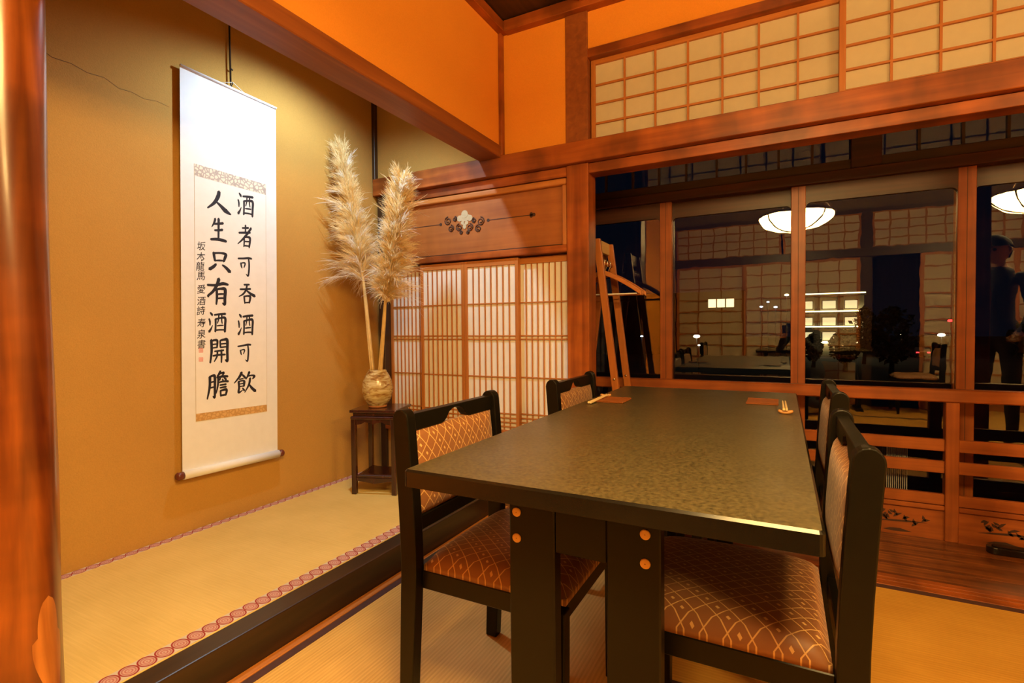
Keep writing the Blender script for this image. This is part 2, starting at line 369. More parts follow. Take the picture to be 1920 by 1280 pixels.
struct(box('trim_3', (-1.397, .40, -.02), (-1.364, 2.53, .004), 'bar_wood_y', None, .002), 'narrow pale wood strip between sill beam and tatami')
# walls of the alcove
wl = struct(box('wall_left', (XS-.1, .30, 0), (XS, 2.66, 2.72), 'alcove_plaster'), 'ochre earth plaster back wall of the alcove')
cv, cf = [], []
pts = [(.86, 2.012), (.90, 1.994), (.955, 1.997), (1.005, 1.985), (1.06, 1.990), (1.11, 1.968), (1.155, 1.972), (1.20, 1.962), (1.25, 1.972), (1.30, 1.965)]
for i, (yy, zz) in enumerate(pts):
    wd = .0011*(1-i/len(pts)*.7)
    for s in (-1, 1): cv.append((XS+.0006, yy, zz+s*wd))
cf = [(2*i, 2*i+2, 2*i+3, 2*i+1) for i in range(len(pts)-1)]
ck = mesh_obj('crack', [Vector(p)-wl.location for p in cv], cf, 'crack', wl)
struct(box('wall_alcove_side', (XS, .28, 0), (-1.5, .40, 2.72), 'alcove_plaster'), 'plaster side wall of the alcove behind the log post')
struct(box('ceiling_alcove', (XS-.1, .28, 2.70), (XL+.0, 2.68, 2.78), 'ceiling_wood'), 'dark board ceiling inside the alcove')
struct(box('wall_end', (XS, YP+.005, NT-.03), (PX0, 2.68, 2.72), 'alcove_plaster'), 'ochre plaster end wall above the alcove window')
ew = struct(box('wall_end_room', (XL+.001, YP+.002, NT-.03), (PX0-.001, YP+.0049, 2.72), 'room_plaster'), 'orange plaster strip between lintel and wooden post')
wt = struct(box('wall_lintel', (XL-.08, .42, 2.018), (XL, 2.565, 2.72), 'room_plaster'), 'orange plaster wall above the alcove lintel')
struct(box('trim_4', (-1.532, .44, 1.952), (XL+.012, 2.56, 2.018), 'lintel_wood', None, .004), 'red brown lintel beam across the top of the alcove')
struct(box('trim_5', (XL, 2.527, NT), (XL+.020, 2.562, CEIL), 'red_wood_z', None, .002), 'slim upright corner batten between orange walls')
struct(box('trim_6', (XS, 2.535, NT-.02), (XS+.022, 2.566, 2.71), 'dark_wood_z', None, .002), 'dark thin corner batten at the back of the alcove')
struct(box('wall_left_room', (XL-.08, YB-.1, 0), (XL-.001, .40, 2.72), 'room_plaster'), 'orange plaster wall beside the log post')
# log post
def log_post():
    cx, cy = -1.452, .470; v, f = [], []; n = 40; m = 60
    for i in range(m+1):
        z = 2.70*i/m-.0
        for k in range(n):
            a = 2*PI*k/n
            r = .0755+.0035*math.sin(3*a+z*1.3)+.0022*math.sin(5*a-2.1*z+1)+.0018*math.sin(z*7+2*a)
            v.append((cx+r*math.cos(a), cy+r*math.sin(a), z))
    for i in range(m):
        for k in range(n): f.append((i*n+k, i*n+(k+1) % n, (i+1)*n+(k+1) % n, (i+1)*n+k))
    c = Vector((cx, cy, 0)); v = [Vector(p)-c for p in v]
    return mesh_obj('trim_7', v, f, 'log_wood', None, True, loc=c)
lg = struct(log_post(), 'polished red brown natural log post at the alcove corner')
kv, kf = [], []
wood('worn_wood', (.28, .085, .016), (.55, .21, .045), 2, .35, fine=40, along=4)
NR = 40
for j in range(NR+1):                     # pale worn patch low on the log
    t = j/NR; z = .04+.405*t
    wdt = (.026-.010*math.sin(PI*min(1, t/.75))**2+.005*math.sin(t*11)) if t < .8 else .021*math.sqrt(max(0, 1-((t-.8)/.2)**2))
    for q in range(8):
        a = .36+(q/7-.5)*2*wdt/.078+.05*math.sin(t*5)
        r = .0755+.0035*math.sin(3*a+z*1.3)+.0022*math.sin(5*a-2.1*z+1)+.0018*math.sin(z*7+2*a)+.0005
        kv.append((r*math.cos(a), r*math.sin(a), z))
kf = [(j*8+q, j*8+q+1, (j+1)*8+q+1, (j+1)*8+q) for j in range(NR) for q in range(7)]
mesh_obj('worn_patch', kv, kf, 'worn_wood', lg, True)

# ------------------------------------------------------------------ end wall timber
nl = struct(box('trim_8', (XS+.005, YN, NB), (XR, YP+.03, NT), 'red_wood_x', None, .003), 'long red brown horizontal tie beam running across the end wall')
struct(box('trim_9', (XS+.03, YP+.012, KB), (PX0, 2.66, NB-.002), 'red_wood_x', None, .002), 'lower head rail above the alcove window')
kam = struct(box('trim_10', (PX1, YP+.012, KB), (XR, 2.67, NB-.002), 'red_wood_x', None, .002), 'lower head rail above the window passage opening')
struct(box('trim_11', (PX0, YP, 0), (PX1, 2.68, NB), 'red_wood_z', None, .004), 'square red wooden post right of the alcove window')
struct(box('trim_12', (PX0, YP-.004, NT), (PX1, 2.68, 2.70), 'lintel_wood', None, .003), 'brown wooden post section above the tie beam')
NPX = .897
struct(box('trim_13', (NPX, YP, 0), (NPX+.12, 2.68, NB), 'red_wood_z', None, .004), 'square red wooden post on the far right of the opening')
# upper wall right of post
struct(box('wall_back', (PX1, YP+.01, 2.43), (XR, 2.66, 2.72), 'room_plaster'), 'orange plaster above the paper transom')
struct(box('trim_14', (PX1, YP-.004, 2.388), (XR, 2.65, 2.432), 'red_wood_x', None, .002), 'thin head rail above the paper transom')
# ceiling trims and ceiling
struct(box('trim_15', (XL-.02, YB, CEIL), (XL+.042, YP+.02, 2.685), 'red_wood_y', None, .003), 'red wood ceiling moulding over the alcove wall')
struct(box('trim_16', (XL+.042, YP-.045, CEIL-.005), (XR, YP+.02, 2.685), 'red_wood_x', None, .003), 'red wood ceiling moulding along the end wall')
ce = struct(empty('ceiling', (1.2, .6, 2.69)), 'dark brown board ceiling with battens')
x = XL
while x < XR:
    h = box('board', (x, YB-.1, 2.69), (min(x+.42, XR)-.003, 2.68, 2.71), 'ceiling_wood'); h.location -= ce.location; h.parent = ce; x += .42
for i in range(11):
    xx = -.906+.42*i-.012
    h = box('batten', (xx, YB, 2.655), (xx+.026, YP-.045, 2.69), 'red_wood_y', None, .002); h.location -= ce.location; h.parent = ce

# ------------------------------------------------------------------ shoji helpers
def shoji(name, label, x0, x1, z0, z1, y, vx, hz, bw=.010, bd=.012, st=.028, top=.03, bot=.03, mats=('bar_wood_x', 'bar_wood_z'), face=-1, paper_mat='shoji_paper', extra=None):
    """paper screen in the xz plane; face -1 looks to -y"""
    e = struct(empty(name, ((x0+x1)/2, y, z0)), label); L = e.location
    th_ = .024; ya, yb = (y-th_/2, y+th_/2)
    def part(nm, lo, hi, m, bev=.0012):
        o = box(nm, lo, hi, m, None, bev); o.location -= L; o.parent = e; return o
    part('stile', (x0, ya, z0), (x0+st, yb, z1), mats[1]); part('stile', (x1-st, ya, z0), (x1, yb, z1), mats[1])
    part('rail', (x0+st, ya, z1-top), (x1-st, yb, z1), mats[0]); part('rail', (x0+st, ya, z0), (x1-st, yb, z0+bot), mats[0])
    yk0, yk1 = (ya+.002, ya+.002+bd) if face < 0 else (yb-.002-bd, yb-.002)
    o = None
    for xv in vx:
        if o is None: o = part('lattice_bar', (xv-bw/2, yk0, z0+bot), (xv+bw/2, yk1, z1-top), mats[1], 0)
        else: dup(o, Vector((xv, (yk0+yk1)/2, z0+bot))-L, e)
    o = None
    for zv in hz:
        q0, q1 = (yk0-.0012, yk1-.002) if face < 0 else (yk0+.002, yk1+.0012)
        if o is None: o = part('lattice_rail', (x0+st, q0, zv-bw/2), (x1-st, q1, zv+bw/2), mats[0], 0)
        else: dup(o, Vector(((x0+x1)/2, (q0+q1)/2, zv-bw/2))-L, e)
    yp = yk1 if face < 0 else yk0-.0015
    P_ = [(x0+st*.6, yp, z0+bot*.6), (x1-st*.6, yp, z0+bot*.6), (x1-st*.6, yp, z1-top*.6), (x0+st*.6, yp, z1-top*.6)]
    mesh_obj('paper_sheet', [Vector(p)-L for p in P_], [(0, 1, 2, 3)], paper_mat, e)
    return e
# transom above the opening
zt0, zt1 = NT-.004, 2.388; rows = [2.062, 2.161, 2.258]
shoji('window_1', 'paper lattice transom screen beside the wooden post', -.888, .232, zt0, zt1, 2.612, [-.712, -.559, -.405, -.252, -.099, .055], rows, top=.024, bot=.010, st=.022, bw=.009)
shoji('window_2', 'paper lattice transom screen running out of the right frame edge', .205, 1.31, zt0, zt1, 2.580, [.384, .540, .697, .853, 1.010, 1.166], rows, top=.024, bot=.022, st=.024, bw=.009)
shoji('window_3', 'third paper lattice transom screen', 1.285, 2.40, zt0, zt1, 2.612, [1.447, 1.60, 1.755, 1.91, 2.06, 2.22], rows, top=.024, bot=.010, st=.022, bw=.009)
shoji('window_4', 'fourth paper lattice transom screen', 2.38, 3.5, zt0, zt1, 2.580, [2.54, 2.70, 2.855, 3.01, 3.16, 3.32], rows, top=.024, bot=.010, st=.022, bw=.009)
# alcove window: four narrow-barred screens
zs0, zs1 = .40, 1.400
sx = [(-2.268, -1.985, 2.626), (-2.003, -1.680, 2.598), (-1.678, -1.318, 2.598), (-1.340, -1.014, 2.626)]
for i, (a, b_, yy) in enumerate(sx):
    n = 8; vx = [a+.02+(b_-a-.04)*(k+1)/(n+.0) for k in range(n-1)]
    shoji('window_%d' % (5+i), ('leftmost narrow-barred paper screen behind the pampas grass', 'second narrow-barred paper screen right of the pampas grass', 'third narrow-barred paper screen of the alcove window', 'rightmost narrow-barred paper screen next to the wooden post')[i],
          a, b_, zs0, zs1, yy, vx, [.44, .465, .49, .515, .724, .941, .961, 1.148], bw=.006, bd=.007, st=.020, top=.035, bot=.02, paper_mat='shoin_paper')
# frieze panel above the alcove window
fr = struct(empty('trim_17', (-1.64, 2.6, 1.40)), 'polished wooden frieze board with carved cloud and arrow ornament'); L = fr.location
def fp(nm, lo, hi, m, bev=.002, seg=1):
    o = box(nm, lo, hi, m, None, bev, seg); o.location -= L; o.parent = fr; return o
fp('board', (-2.262, 2.600, 1.44), (-1.03, 2.615, 1.795), 'board_wood', 0)
fp('moulding', (-2.27, 2.572, 1.765), (-1.018, 2.612, 1.800), 'bar_wood_x', .010, 3)
fp('moulding', (-1.046, 2.574, 1.44), (-1.018, 2.612, 1.765), 'bar_wood_z', .009, 3)
fp('moulding', (-2.27, 2.574, 1.44), (-2.242, 2.612, 1.765), 'bar_wood_z', .009, 3)
fp('rail', (-2.27, 2.566, 1.408), (-1.016, 2.66, 1.446), 'red_wood_x', .003)
fp('groove', (-2.24, 2.597, 1.452), (-1.05, 2.6005, 1.456), 'carving_dark', 0)
# ornament
def curl(cx, cz, r, s, turns=1.6, rr=.0036):
    pts = []
    for k in range(22):
        t = k/21; a = s*2*PI*turns*t; q = r*(1-.75*t); pts.append((cx+q*math.cos(a+PI*.5), 2.5985, cz+q*math.sin(a+PI*.5)))
    return tube_geo(pts, [rr]*22, 6)
gs = []
for cx, cz, r, s in ((-1.795, 1.655, .026, 1), (-1.775, 1.608, .022, -1), (-1.745, 1.662, .016, -1), (-1.565, 1.630, .026, -1), (-1.582, 1.590, .022, 1), (-1.610, 1.640, .016, 1), (-1.715, 1.608, .023, 1), (-1.640, 1.602, .023, -1), (-1.700, 1.578, .012, 1), (-1.655, 1.575, .012, -1)):
    gs.append(curl(cx, cz, r, s))
v, f = join(gs); o = mesh_obj('carved_scrolls', [Vector(p)-L for p in v], f, 'carving_dark', fr, True); o['kind'] = 'stuff'
def disc(nm, cx, cz, r, m, dy=.003, n=18, sz=1.):
    pv = [(cx+r*math.cos(2*PI*k/n), cz+sz*r*math.sin(2*PI*k/n)) for k in range(n)]
    o = prism(nm, pv, 1, 2.600-dy, 2.6005, m); o.data.transform(Matrix.Translation(-L)); o.parent = fr; return o
for q_, (cx, cz, r, sz) in enumerate(((-1.676, 1.664, .040, .55), (-1.712, 1.662, .018, 1), (-1.640, 1.658, .018, 1), (-1.676, 1.684, .023, 1), (-1.690, 1.634, .012, 1), (-1.662, 1.632, .012, 1), (-1.676, 1.612, .012, 1.3))): disc('cloud_lobe', cx, cz, r, 'carving_pale', .002+.0004*q_, 18, sz)
for a, b_, z0, z1 in ((-2.18, -1.85, 1.640, 1.640), (-1.515, -1.235, 1.631, 1.631)):
    o = fp('arrow_groove', (a, 2.5985, z0-.0022), (b_, 2.6005, z0+.0022), 'carving_dark', 0)
for cx, cz in ((-1.85, 1.640), (-1.515, 1.631), (-1.238, 1.636), (-1.238, 1.626), (-1.222, 1.631)): disc('arrow_head', cx, cz, .010, 'carving_dark', .0015, 10)
struct(box('trim_18', (XS+.02, 2.555, ZA), (-2.268, 2.66, NB), 'dark_wood_z', None, .003), 'dark jamb post in the back corner of the alcove')
struct(box('trim_19', (-2.268, 2.545, .365), (PX0, 2.68, .40), 'red_wood_x', None, .003), 'sill under the alcove window screens')
struct(box('wall_window_base', (-2.335, 2.575, 0), (PX0, 2.66, .365), 'alcove_plaster'), 'plaster below the alcove window')

# ------------------------------------------------------------------ window passage: balustrade
ba = struct(empty('trim_20', (.7, YBAL, 0)), 'red wooden balustrade with carved base boards in front of the glass'); L = ba.location
def bp(nm, lo, hi, m, bev=.003):
    o = box(nm, lo, hi, m, None, bev); o.location -= L; o.parent = ba; return o
bp('top_rail', (-2.3, 3.0, .645), (XR, 3.062, .703), 'window_wood_x', .005)
for i in range(-2, 3):
    x0 = .664+1.39*i
    bp('post', (x0, 3.008, 0), (x0+.050, 3.058, .645), 'window_wood_z')
    xa, xb = x0+.050, x0+1.39
    if xb > XR: xb = XR-.01
    for z0, z1, d in ((.415, .471, .02), (.313, .369, .018), (.165, .215, .024)): bp('rail', (xa, YBAL-d/2, z0), (xb, YBAL+d/2, z1), 'window_wood_x', .002)
    bp('rail', (xa, YBAL-.018, .140), (xb, YBAL+.016, .162), 'window_wood_x', .003)
    cb = bp('carved_board', (xa, YBAL-.006, .0), (xb, YBAL+.008, .139), 'window_wood_x', 0)
    # carved pine sprays
    gs = []; rnd = random.Random(5+i)
    def leaf(cx, cz, l, a, wd):
        c_, s_ = math.cos(a), math.sin(a); y0 = YBAL-.0075
        P = []
        for t, hh in ((0, 0), (.25, .8), (.6, 1), (1, 0), (.6, -.35), (.25, -.3)):
            u_, v_ = l*t, wd*hh; P.append((cx+u_*c_-v_*s_, y0, cz+u_*s_+v_*c_))
        Q = [(p[0], y0+.002, p[2]) for p in P]; n = 6
        return P+Q, [tuple(range(n)), tuple(range(2*n-1, n-1, -1))]+[(k, n+k, n+(k+1) % n, (k+1) % n) for k in range(n)]
    for bx, sg in ((xa+.15, 1), (xa+.36, 1), (xa+.80, -1), (xa+1.16, 1)):
        for k in range(9):
            gs.append(leaf(bx+sg*k*.018-.03, .068+.018*math.sin(k*.9)+rnd.uniform(-.006, .006), .030+rnd.uniform(0, .012), (.5 if k % 2 else 2.2)*1.0+rnd.uniform(-.3, .3), .0085))
        for k in range(7): gs.append(leaf(bx-.07+.011*k, .085+.020*math.cos(k), .026, PI/2+(k-3)*.38, .008))
        gs.append(leaf(bx-.08, .058, .20, .06*sg, .007)); gs.append(leaf(bx-.05, .018, .11, 0, .012))
    vv, ff = join(gs); vv = [(min(max(p[0], xa+.012), xb-.012), p[1], p[2]) for p in vv]
    o = mesh_obj('pine_carving', [Vector(p)-L-cb.location for p in vv], ff, 'carving_dark', cb); o['kind'] = 'stuff'

# glazing: sashes, transom lights
def sash(n, label, x0, x1, y):
    e = struct(empty('window_%d' % n, ((x0+x1)/2, y, .03)), label); L = e.location
    def pt(nm, lo, hi, m, bev=.002):
        o = box(nm, lo, hi, m, None, bev); o.location -= L; o.parent = e; return o
    s = .068; zt = 1.655
    pt('stile', (x0, y-.016, .03), (x0+s, y+.016, 1.745), 'window_wood_z'); pt('stile', (x1-s, y-.016, .03), (x1, y+.016, 1.745), 'window_wood_z')
    
    for xc in (x0+s/2, x1-s/2): pt('groove', (xc-.0012, y-.0165, .03), (xc+.0012, y-.0155, 1.745), 'carving_dark', 0)
    pt('bottom_rail', (x0+s, y-.016, .03), (x1-s, y+.016, .11), 'window_wood_x')
    # top rail with rounded lower corners, its shade put into the wood colour
    a, b_, r = x0+s, x1-s, .028
    poly = [(a, 1.745), (a, zt-r)]+[(a+r-r*math.cos(t*PI/2/5), zt-r+r*math.sin(t*PI/2/5)) for t in range(1, 6)]+[(b_-r+r*math.sin(t*PI/2/5), zt-r+r*math.cos(t*PI/2/5)) for t in range(0, 5)]+[(b_, zt-r), (b_, 1.745)]
    o = prism('top_rail', poly, 1, y-.014, y+.014, 'shaded_head_timber'); o.data.transform(Matrix.Translation(-L)); o.parent = e
    pt('pane', (x0+s*.9, y-.002, .10), (x1-s*.9, y+.002, zt+.01), 'window_glass', 0)
    return e
wl_ = ('far left glass sash behind the leaning coat rack', 'glass sash between coat rack and second stile', 'glass sash showing the lit hotel outside', 'glass sash at the right frame edge', 'glass sash beyond the right frame edge', 'far glass sash in the passage', 'last glass sash in the passage')
for i in range(7):
    xa = -1.317+.695*i
    sash(9+i, wl_[i], xa-.035, xa+.695+.035-.0, YG+(.018 if i % 2 else -.018))
wd0 = struct(box('wall_passage', (-2.45, 2.68, 0), (-2.35, 3.3, 2.6), 'alcove_plaster'), 'plaster end wall of the window passage')
struct(box('trim_30', (-2.45, YG-.05, 2.44), (XR, YG+.05, 2.50), 'dark_wood_x', None, .003), 'dark head beam of the upper glass lights')
struct(box('wall_glass_end', (-2.45, YG-.05, 0), (-1.36, YG+.05, 2.5), 'dark_wood_z'), 'boarded wall left of the glass sashes')
# transom rail and lights above sashes
struct(box('trim_21', (-2.45, YG-.06, 1.745), (XR, YG+.06, 1.80), 'shaded_head_timber', None, .003), 'shade-toned horizontal beam over the glass sashes')
struct(box('trim_22', (-2.45, YG-.035, 1.80), (XR, YG+.04, 1.852), 'dark_wood_x', None, .003), 'dark sill rail under the upper glass lights')
tl = [(-1.25, .305, [-.994, -.824, -.665, -.507, -.339, -.185, -.023, .136]), (.435, 1.86, [.590, .758, .92, 1.08, 1.24, 1.40, 1.56, 1.72]), (1.98, 3.4, [2.14, 2.30, 2.46, 2.62, 2.78, 2.94, 3.10, 3.26])]
for i, (a, b_, mu) in enumerate(tl):
    e = struct(empty('window_%d' % (16+i), ((a+b_)/2, YG, 1.852)), ('row of small upper glass lights left of the dark strut', 'row of small upper glass lights right of the dark strut', 'row of small upper glass lights far along the passage')[i]); L = e.location
    def pt(nm, lo, hi, m, bev=0):
        o = box(nm, lo, hi, m, None, bev); o.location -= L; o.parent = e; return o
    o = None
    for xv in mu:
        if o is None: o = pt('muntin', (xv-.006, YG-.012, 1.852), (xv+.006, YG+.012, 2.44), 'dark_wood_z')
        else: dup(o, Vector((xv, YG, 1.852))-L, e)
    ed = [a]+mu+[b_]
    for p, q in zip(ed[:-1], ed[1:]): pt('pane', (p+.005, YG-.0015, 1.852), (q-.005, YG+.0015, 2.44), 'window_glass')
for i, (a, b_) in enumerate(((.305, .435), (1.86, 1.98), (-1.38, -1.25), (3.4, XR))):
    struct(box('trim_%d' % (23+i), (a, YG-.05, 1.80), (b_, YG+.05, 2.50), 'shaded_head_timber', None, .003), ('shade-toned wooden strut between the upper glass lights', 'second strut between the upper glass lights', 'left end strut of the upper glass lights', 'right end strut of the upper glass lights')[i])
struct(box('ceiling_passage', (-2.45, 2.66, 2.50), (XR, 3.35, 2.54), 'ceiling_wood'), 'dark board ceiling of the window passage')
struct(box('wall_above_passage', (-2.45, 2.662, 2.40), (XR, 2.675, 2.75), 'alcove_plaster'), 'outer face of the wall above the passage')
# closed screen far right of the opening
shoji('door_1', 'closed paper sliding screen at the far right end of the opening', 2.90, 3.84, .0, KB, 2.60, [2.90+.94*k/4 for k in (1, 2, 3)], [.45+.17*k for k in range(8)], bw=.010, st=.035, top=.04, bot=.30)

# ------------------------------------------------------------------ rest of the room (mirrored in the glass)
struct(box('wall_right', (XR, YB-.1, 0), (XR+.1, 2.7, 2.72), 'room_plaster'), 'orange plaster wall on the right side of the room')
struct(box('wall_front', (XL-.08, YB-.06, 2.45), (XR, YB, 2.72), 'grey_plaster'), 'grey brown plaster above the transom behind the camera')
struct(box('trim_27', (XL, YB-.05, NB), (XR, YB+.03, NT), 'dark_wood_x', None, .003), 'tie beam on the wall behind the camera')
struct(box('trim_28', (XL, YB-.05, 2.40), (XR, YB+.02, 2.45), 'dark_wood_x', None, .003), 'head rail of the transom behind the camera')
k = 0
for a, b_ in ((-1.38, -.02), (.00, .86), (.98, 2.4), (2.42, 3.8)):
    k += 1; n = int(round((b_-a)/.17)); shoji('window_%d' % (18+k), ('paper transom on the wall behind the camera near the alcove side', 'short paper transom behind the camera', 'paper transom behind the camera above the dark doorway', 'paper transom behind the camera at the far right')[k-1], a, b_, NT-.002, 2.40, YB-.01, [a+(b_-a)*j/n for j in range(1, n)], [2.07, 2.18, 2.29], face=1, bw=.015, st=.024, top=.015, bot=.015)
struct(box('trim_29', (.86, YB-.06, 0), (.98, YB+.01, 2.45), 'dark_wood_z', None, .003), 'post in the wall behind the camera')
k = 3
for a, b_ in ((-1.38, -.46), (-.48, .20), (.18, .86), (1.45, 2.35), (2.33, 3.1), (3.08, 3.84)):
    k += 1; shoji('door_%d' % k, 'paper sliding screen on the wall behind the camera, number %s from the alcove side' % ('one', 'two', 'three', 'four', 'five', 'six')[k-4], a, b_, 0, NB, YB-.02+.026*(k % 2), [a+(b_-a)*j/3 for j in (1, 2)], [.42+.16*j for j in range(9)], face=1, bw=.015, st=.04, top=.03, bot=.28)
struct(box('wall_dark_room', (.6, YB-2.0, 0), (2.2, YB-1.9, 2.4), 'dark_wood_z'), 'dark wall of the unlit room behind the open doorway')

# ------------------------------------------------------------------ lamps
def ceiling_lamp(loc, label):
    e = tag(empty('pendant_lamp', loc), label, 'lamp', 'glass bowl pendant lamps'); n = 64; prof = []
    R, D = .352, .175
    v, f = [], []; m = 12
    for i in range(m+1):
        t = i/m; a = t*PI/2
        for k in range(n):
            th = 2*PI*k/n; sc = 1-.035*abs(math.sin(th*4))**.6*math.sin(a)
            r = R*math.sin(a)**.85*sc if i else 0.001
            v.append((r*math.cos(th), r*math.sin(th), -D*math.cos(a)*(1-.03*abs(math.sin(4*th)))))
    for i in range(m):
        for k in range(n): f.append((i*n+k, (i+1)*n+k, (i+1)*n+(k+1) % n, i*n+(k+1) % n))
    mesh_obj('glass_bowl', v, [q[::-1] for q in f], 'lamp_glass', e, True)
    for k in range(8):
        th = 2*PI*k/8; pts = []
        for i in range(1, 13):
            a = i/12*PI/2; r = R*math.sin(a)**.85*1.004; pts.append((r*math.cos(th), r*math.sin(th), -D*math.cos(a)*1.006))
        tube('rib', pts, .008, 'lamp_rib', e, 6)
    rp = [(R*math.cos(t)*1.0, R*math.sin(t)*1.0, 0) for t in [2*PI*k/48 for k in range(49)]]
    tube('rim', rp, .011, 'lamp_rib', e, 6)
    for k in range(3):
        th = 2*PI*k/3; tube('hanging_rod', [(R*math.cos(th), R*math.sin(th), 0), (.03*math.cos(th), .03*math.sin(th), .35)], .003, 'lamp_metal', e, 6)
    tube('stem', [(0, 0, .33), (0, 0, .50)], .008, 'lamp_metal', e)
    lathe('ceiling_rose', [(.06, .49), (.06, .515), (.02, .525)], 'lamp_metal', e, 24)
    return e
ceiling_lamp((.115, .20, 2.165), 'glowing scalloped glass lamp nearest the alcove, mirrored beside the window stile')
ceiling_lamp((2.02, .20, 2.165), 'glowing scalloped glass lamp further right, mirrored at the frame edge')
# cool picture lamp behind the lintel wall
sp = tag(empty('spotlight', (-1.75, 1.82, 2.42)), 'small cool white spotlight hidden behind the alcove lintel', 'spotlight')
lathe('housing', [(.032, .0), (.034, .06), (.03, .08)], 'white_metal', sp, 24, cap=False)
lathe('lens', [(.028, .004), (.026, .006), (.001, .006)], 'spot_lens', sp, 20, cap=False)
tube('bracket', [(0, 0, .075), (0, 0, .28)], .006, 'white_metal', sp)
ld = bpy.data.lights.new('spot_light', 'SPOT'); ld.energy = SPOT_WATT*4; ld.color = SPOT_COLOR; ld.shadow_soft_size = .028; ld.spot_size = math.radians(150); ld.spot_blend = .6
lo_ = bpy.data.objects.new('spot_bulb', ld); link(lo_, sp); lo_.location = (0, 0, -.012); lo_.rotation_euler = (0, math.radians(14), 0)

# ------------------------------------------------------------------ dining table
def make_table(loc, label, length=1.70):
    t = tag(empty('dining_table', loc), label, 'table'); hw = .377; hl = length/2
    bm = bmesh.new(); bmesh.ops.create_cube(bm, size=1)
    for v in bm.verts: v.co = Vector((v.co.x*2*hw, v.co.y*2*hl, .692+v.co.z*.036))
    ve = [e for e in bm.edges if abs(e.verts[0].co.z-e.verts[1].co.z) > .01]
    bmesh.ops.bevel(bm, geom=ve, offset=.008, segments=3, profile=.5, affect='EDGES')
    te = [e for e in bm.edges if all(abs(v.co.z-.71) < 1e-4 for v in e.verts) and len(e.link_faces) == 2 and any(abs(fc.normal.z) < .5 for fc in e.link_faces)]
    bmesh.ops.bevel(bm, geom=te, offset=.0045, segments=1, profile=.5, affect='EDGES')
    top = bm_obj('tabletop', bm, 'table_lacquer', t); top.data.materials.append(MATS['table_edge'])
    for p in top.data.polygons:
        if p.normal.z < .98: p.material_index = 1
    for s in (-1, 1):
        ya, yb = (-hl+.085, -hl+.120) if s < 0 else (hl-.120, hl-.085)
        for xa, xb in ((-.174, -.074), (.031, .131)):
            lg_ = box('leg_board', (xa, ya, .03), (xb, yb, .674), 'black_lacquer', t, .003)
            yf = ya if s < 0 else yb
            xc = xa+.018 if xa < 0 else xb-.027
            for z in (.628, .575):
                p = lathe('plug', [(.0095, 0), (.0095, .002), (.007, .003), (.001, .003)], 'plug_wood', lg_, 16)
                p.rotation_euler = (PI/2 if s < 0 else -PI/2, 0, 0); p.location = Vector((xc, yf, z))-lg_.location
        box('cross_board', (-.074, ya+.004, .558), (.031, yb-.004, .674), 'black_lacquer', t, .002)
        box('foot', (-.22, ya-.02, 0), (.18, yb+.02, .03), 'black_lacquer', t, .004)
    box('stretcher', (-.04, -hl+.12, .565), (.0, hl-.12, .60), 'black_lacquer', t, .003)
    return t
make_table((-.322, 1.688, 0), 'long black lacquered dining table in front of the alcove')
make_table((.30, -.98, 0), 'second black dining table behind the camera, mirrored in the glass', 1.2).rotation_euler = (0, 0, PI/2)

# ------------------------------------------------------------------ dining chairs
def cushion(name, nx, ny, fn, uvs, mat, parent):
    """closed pad: front grid fn(u,v)->(p,thickness normal) plus back"""
    v, f, uv = [], [], []
    for side in (0, 1):
        for j in range(ny+1):
            for i in range(nx+1):
                u_, w_ = i/nx*2-1, j/ny*2-1
                v.append(fn(u_, w_, side)); uv.append(uvs(u_, w_))
    N = (nx+1)*(ny+1)
    for side in (0, 1):
        for j in range(ny):
            for i in range(nx):
                a = side*N+j*(nx+1)+i; q = (a, a+1, a+nx+2, a+nx+1); f.append(q if side == 0 else q[::-1])
    def rim(a, b_): f.append((a, a+N, b_+N, b_))
    for i in range(nx): rim(i, i+1); rim(ny*(nx+1)+i+1, ny*(nx+1)+i)
    for j in range(ny): rim((j+1)*(nx+1), j*(nx+1)); rim(j*(nx+1)+nx, (j+1)*(nx+1)+nx)
    return mesh_obj(name, v, f, mat, parent, True, uv)
def bulge(u_, w_, p=3.2): return max(0, (1-abs(u_)**p))**.5*max(0, (1-abs(w_)**p))**.5
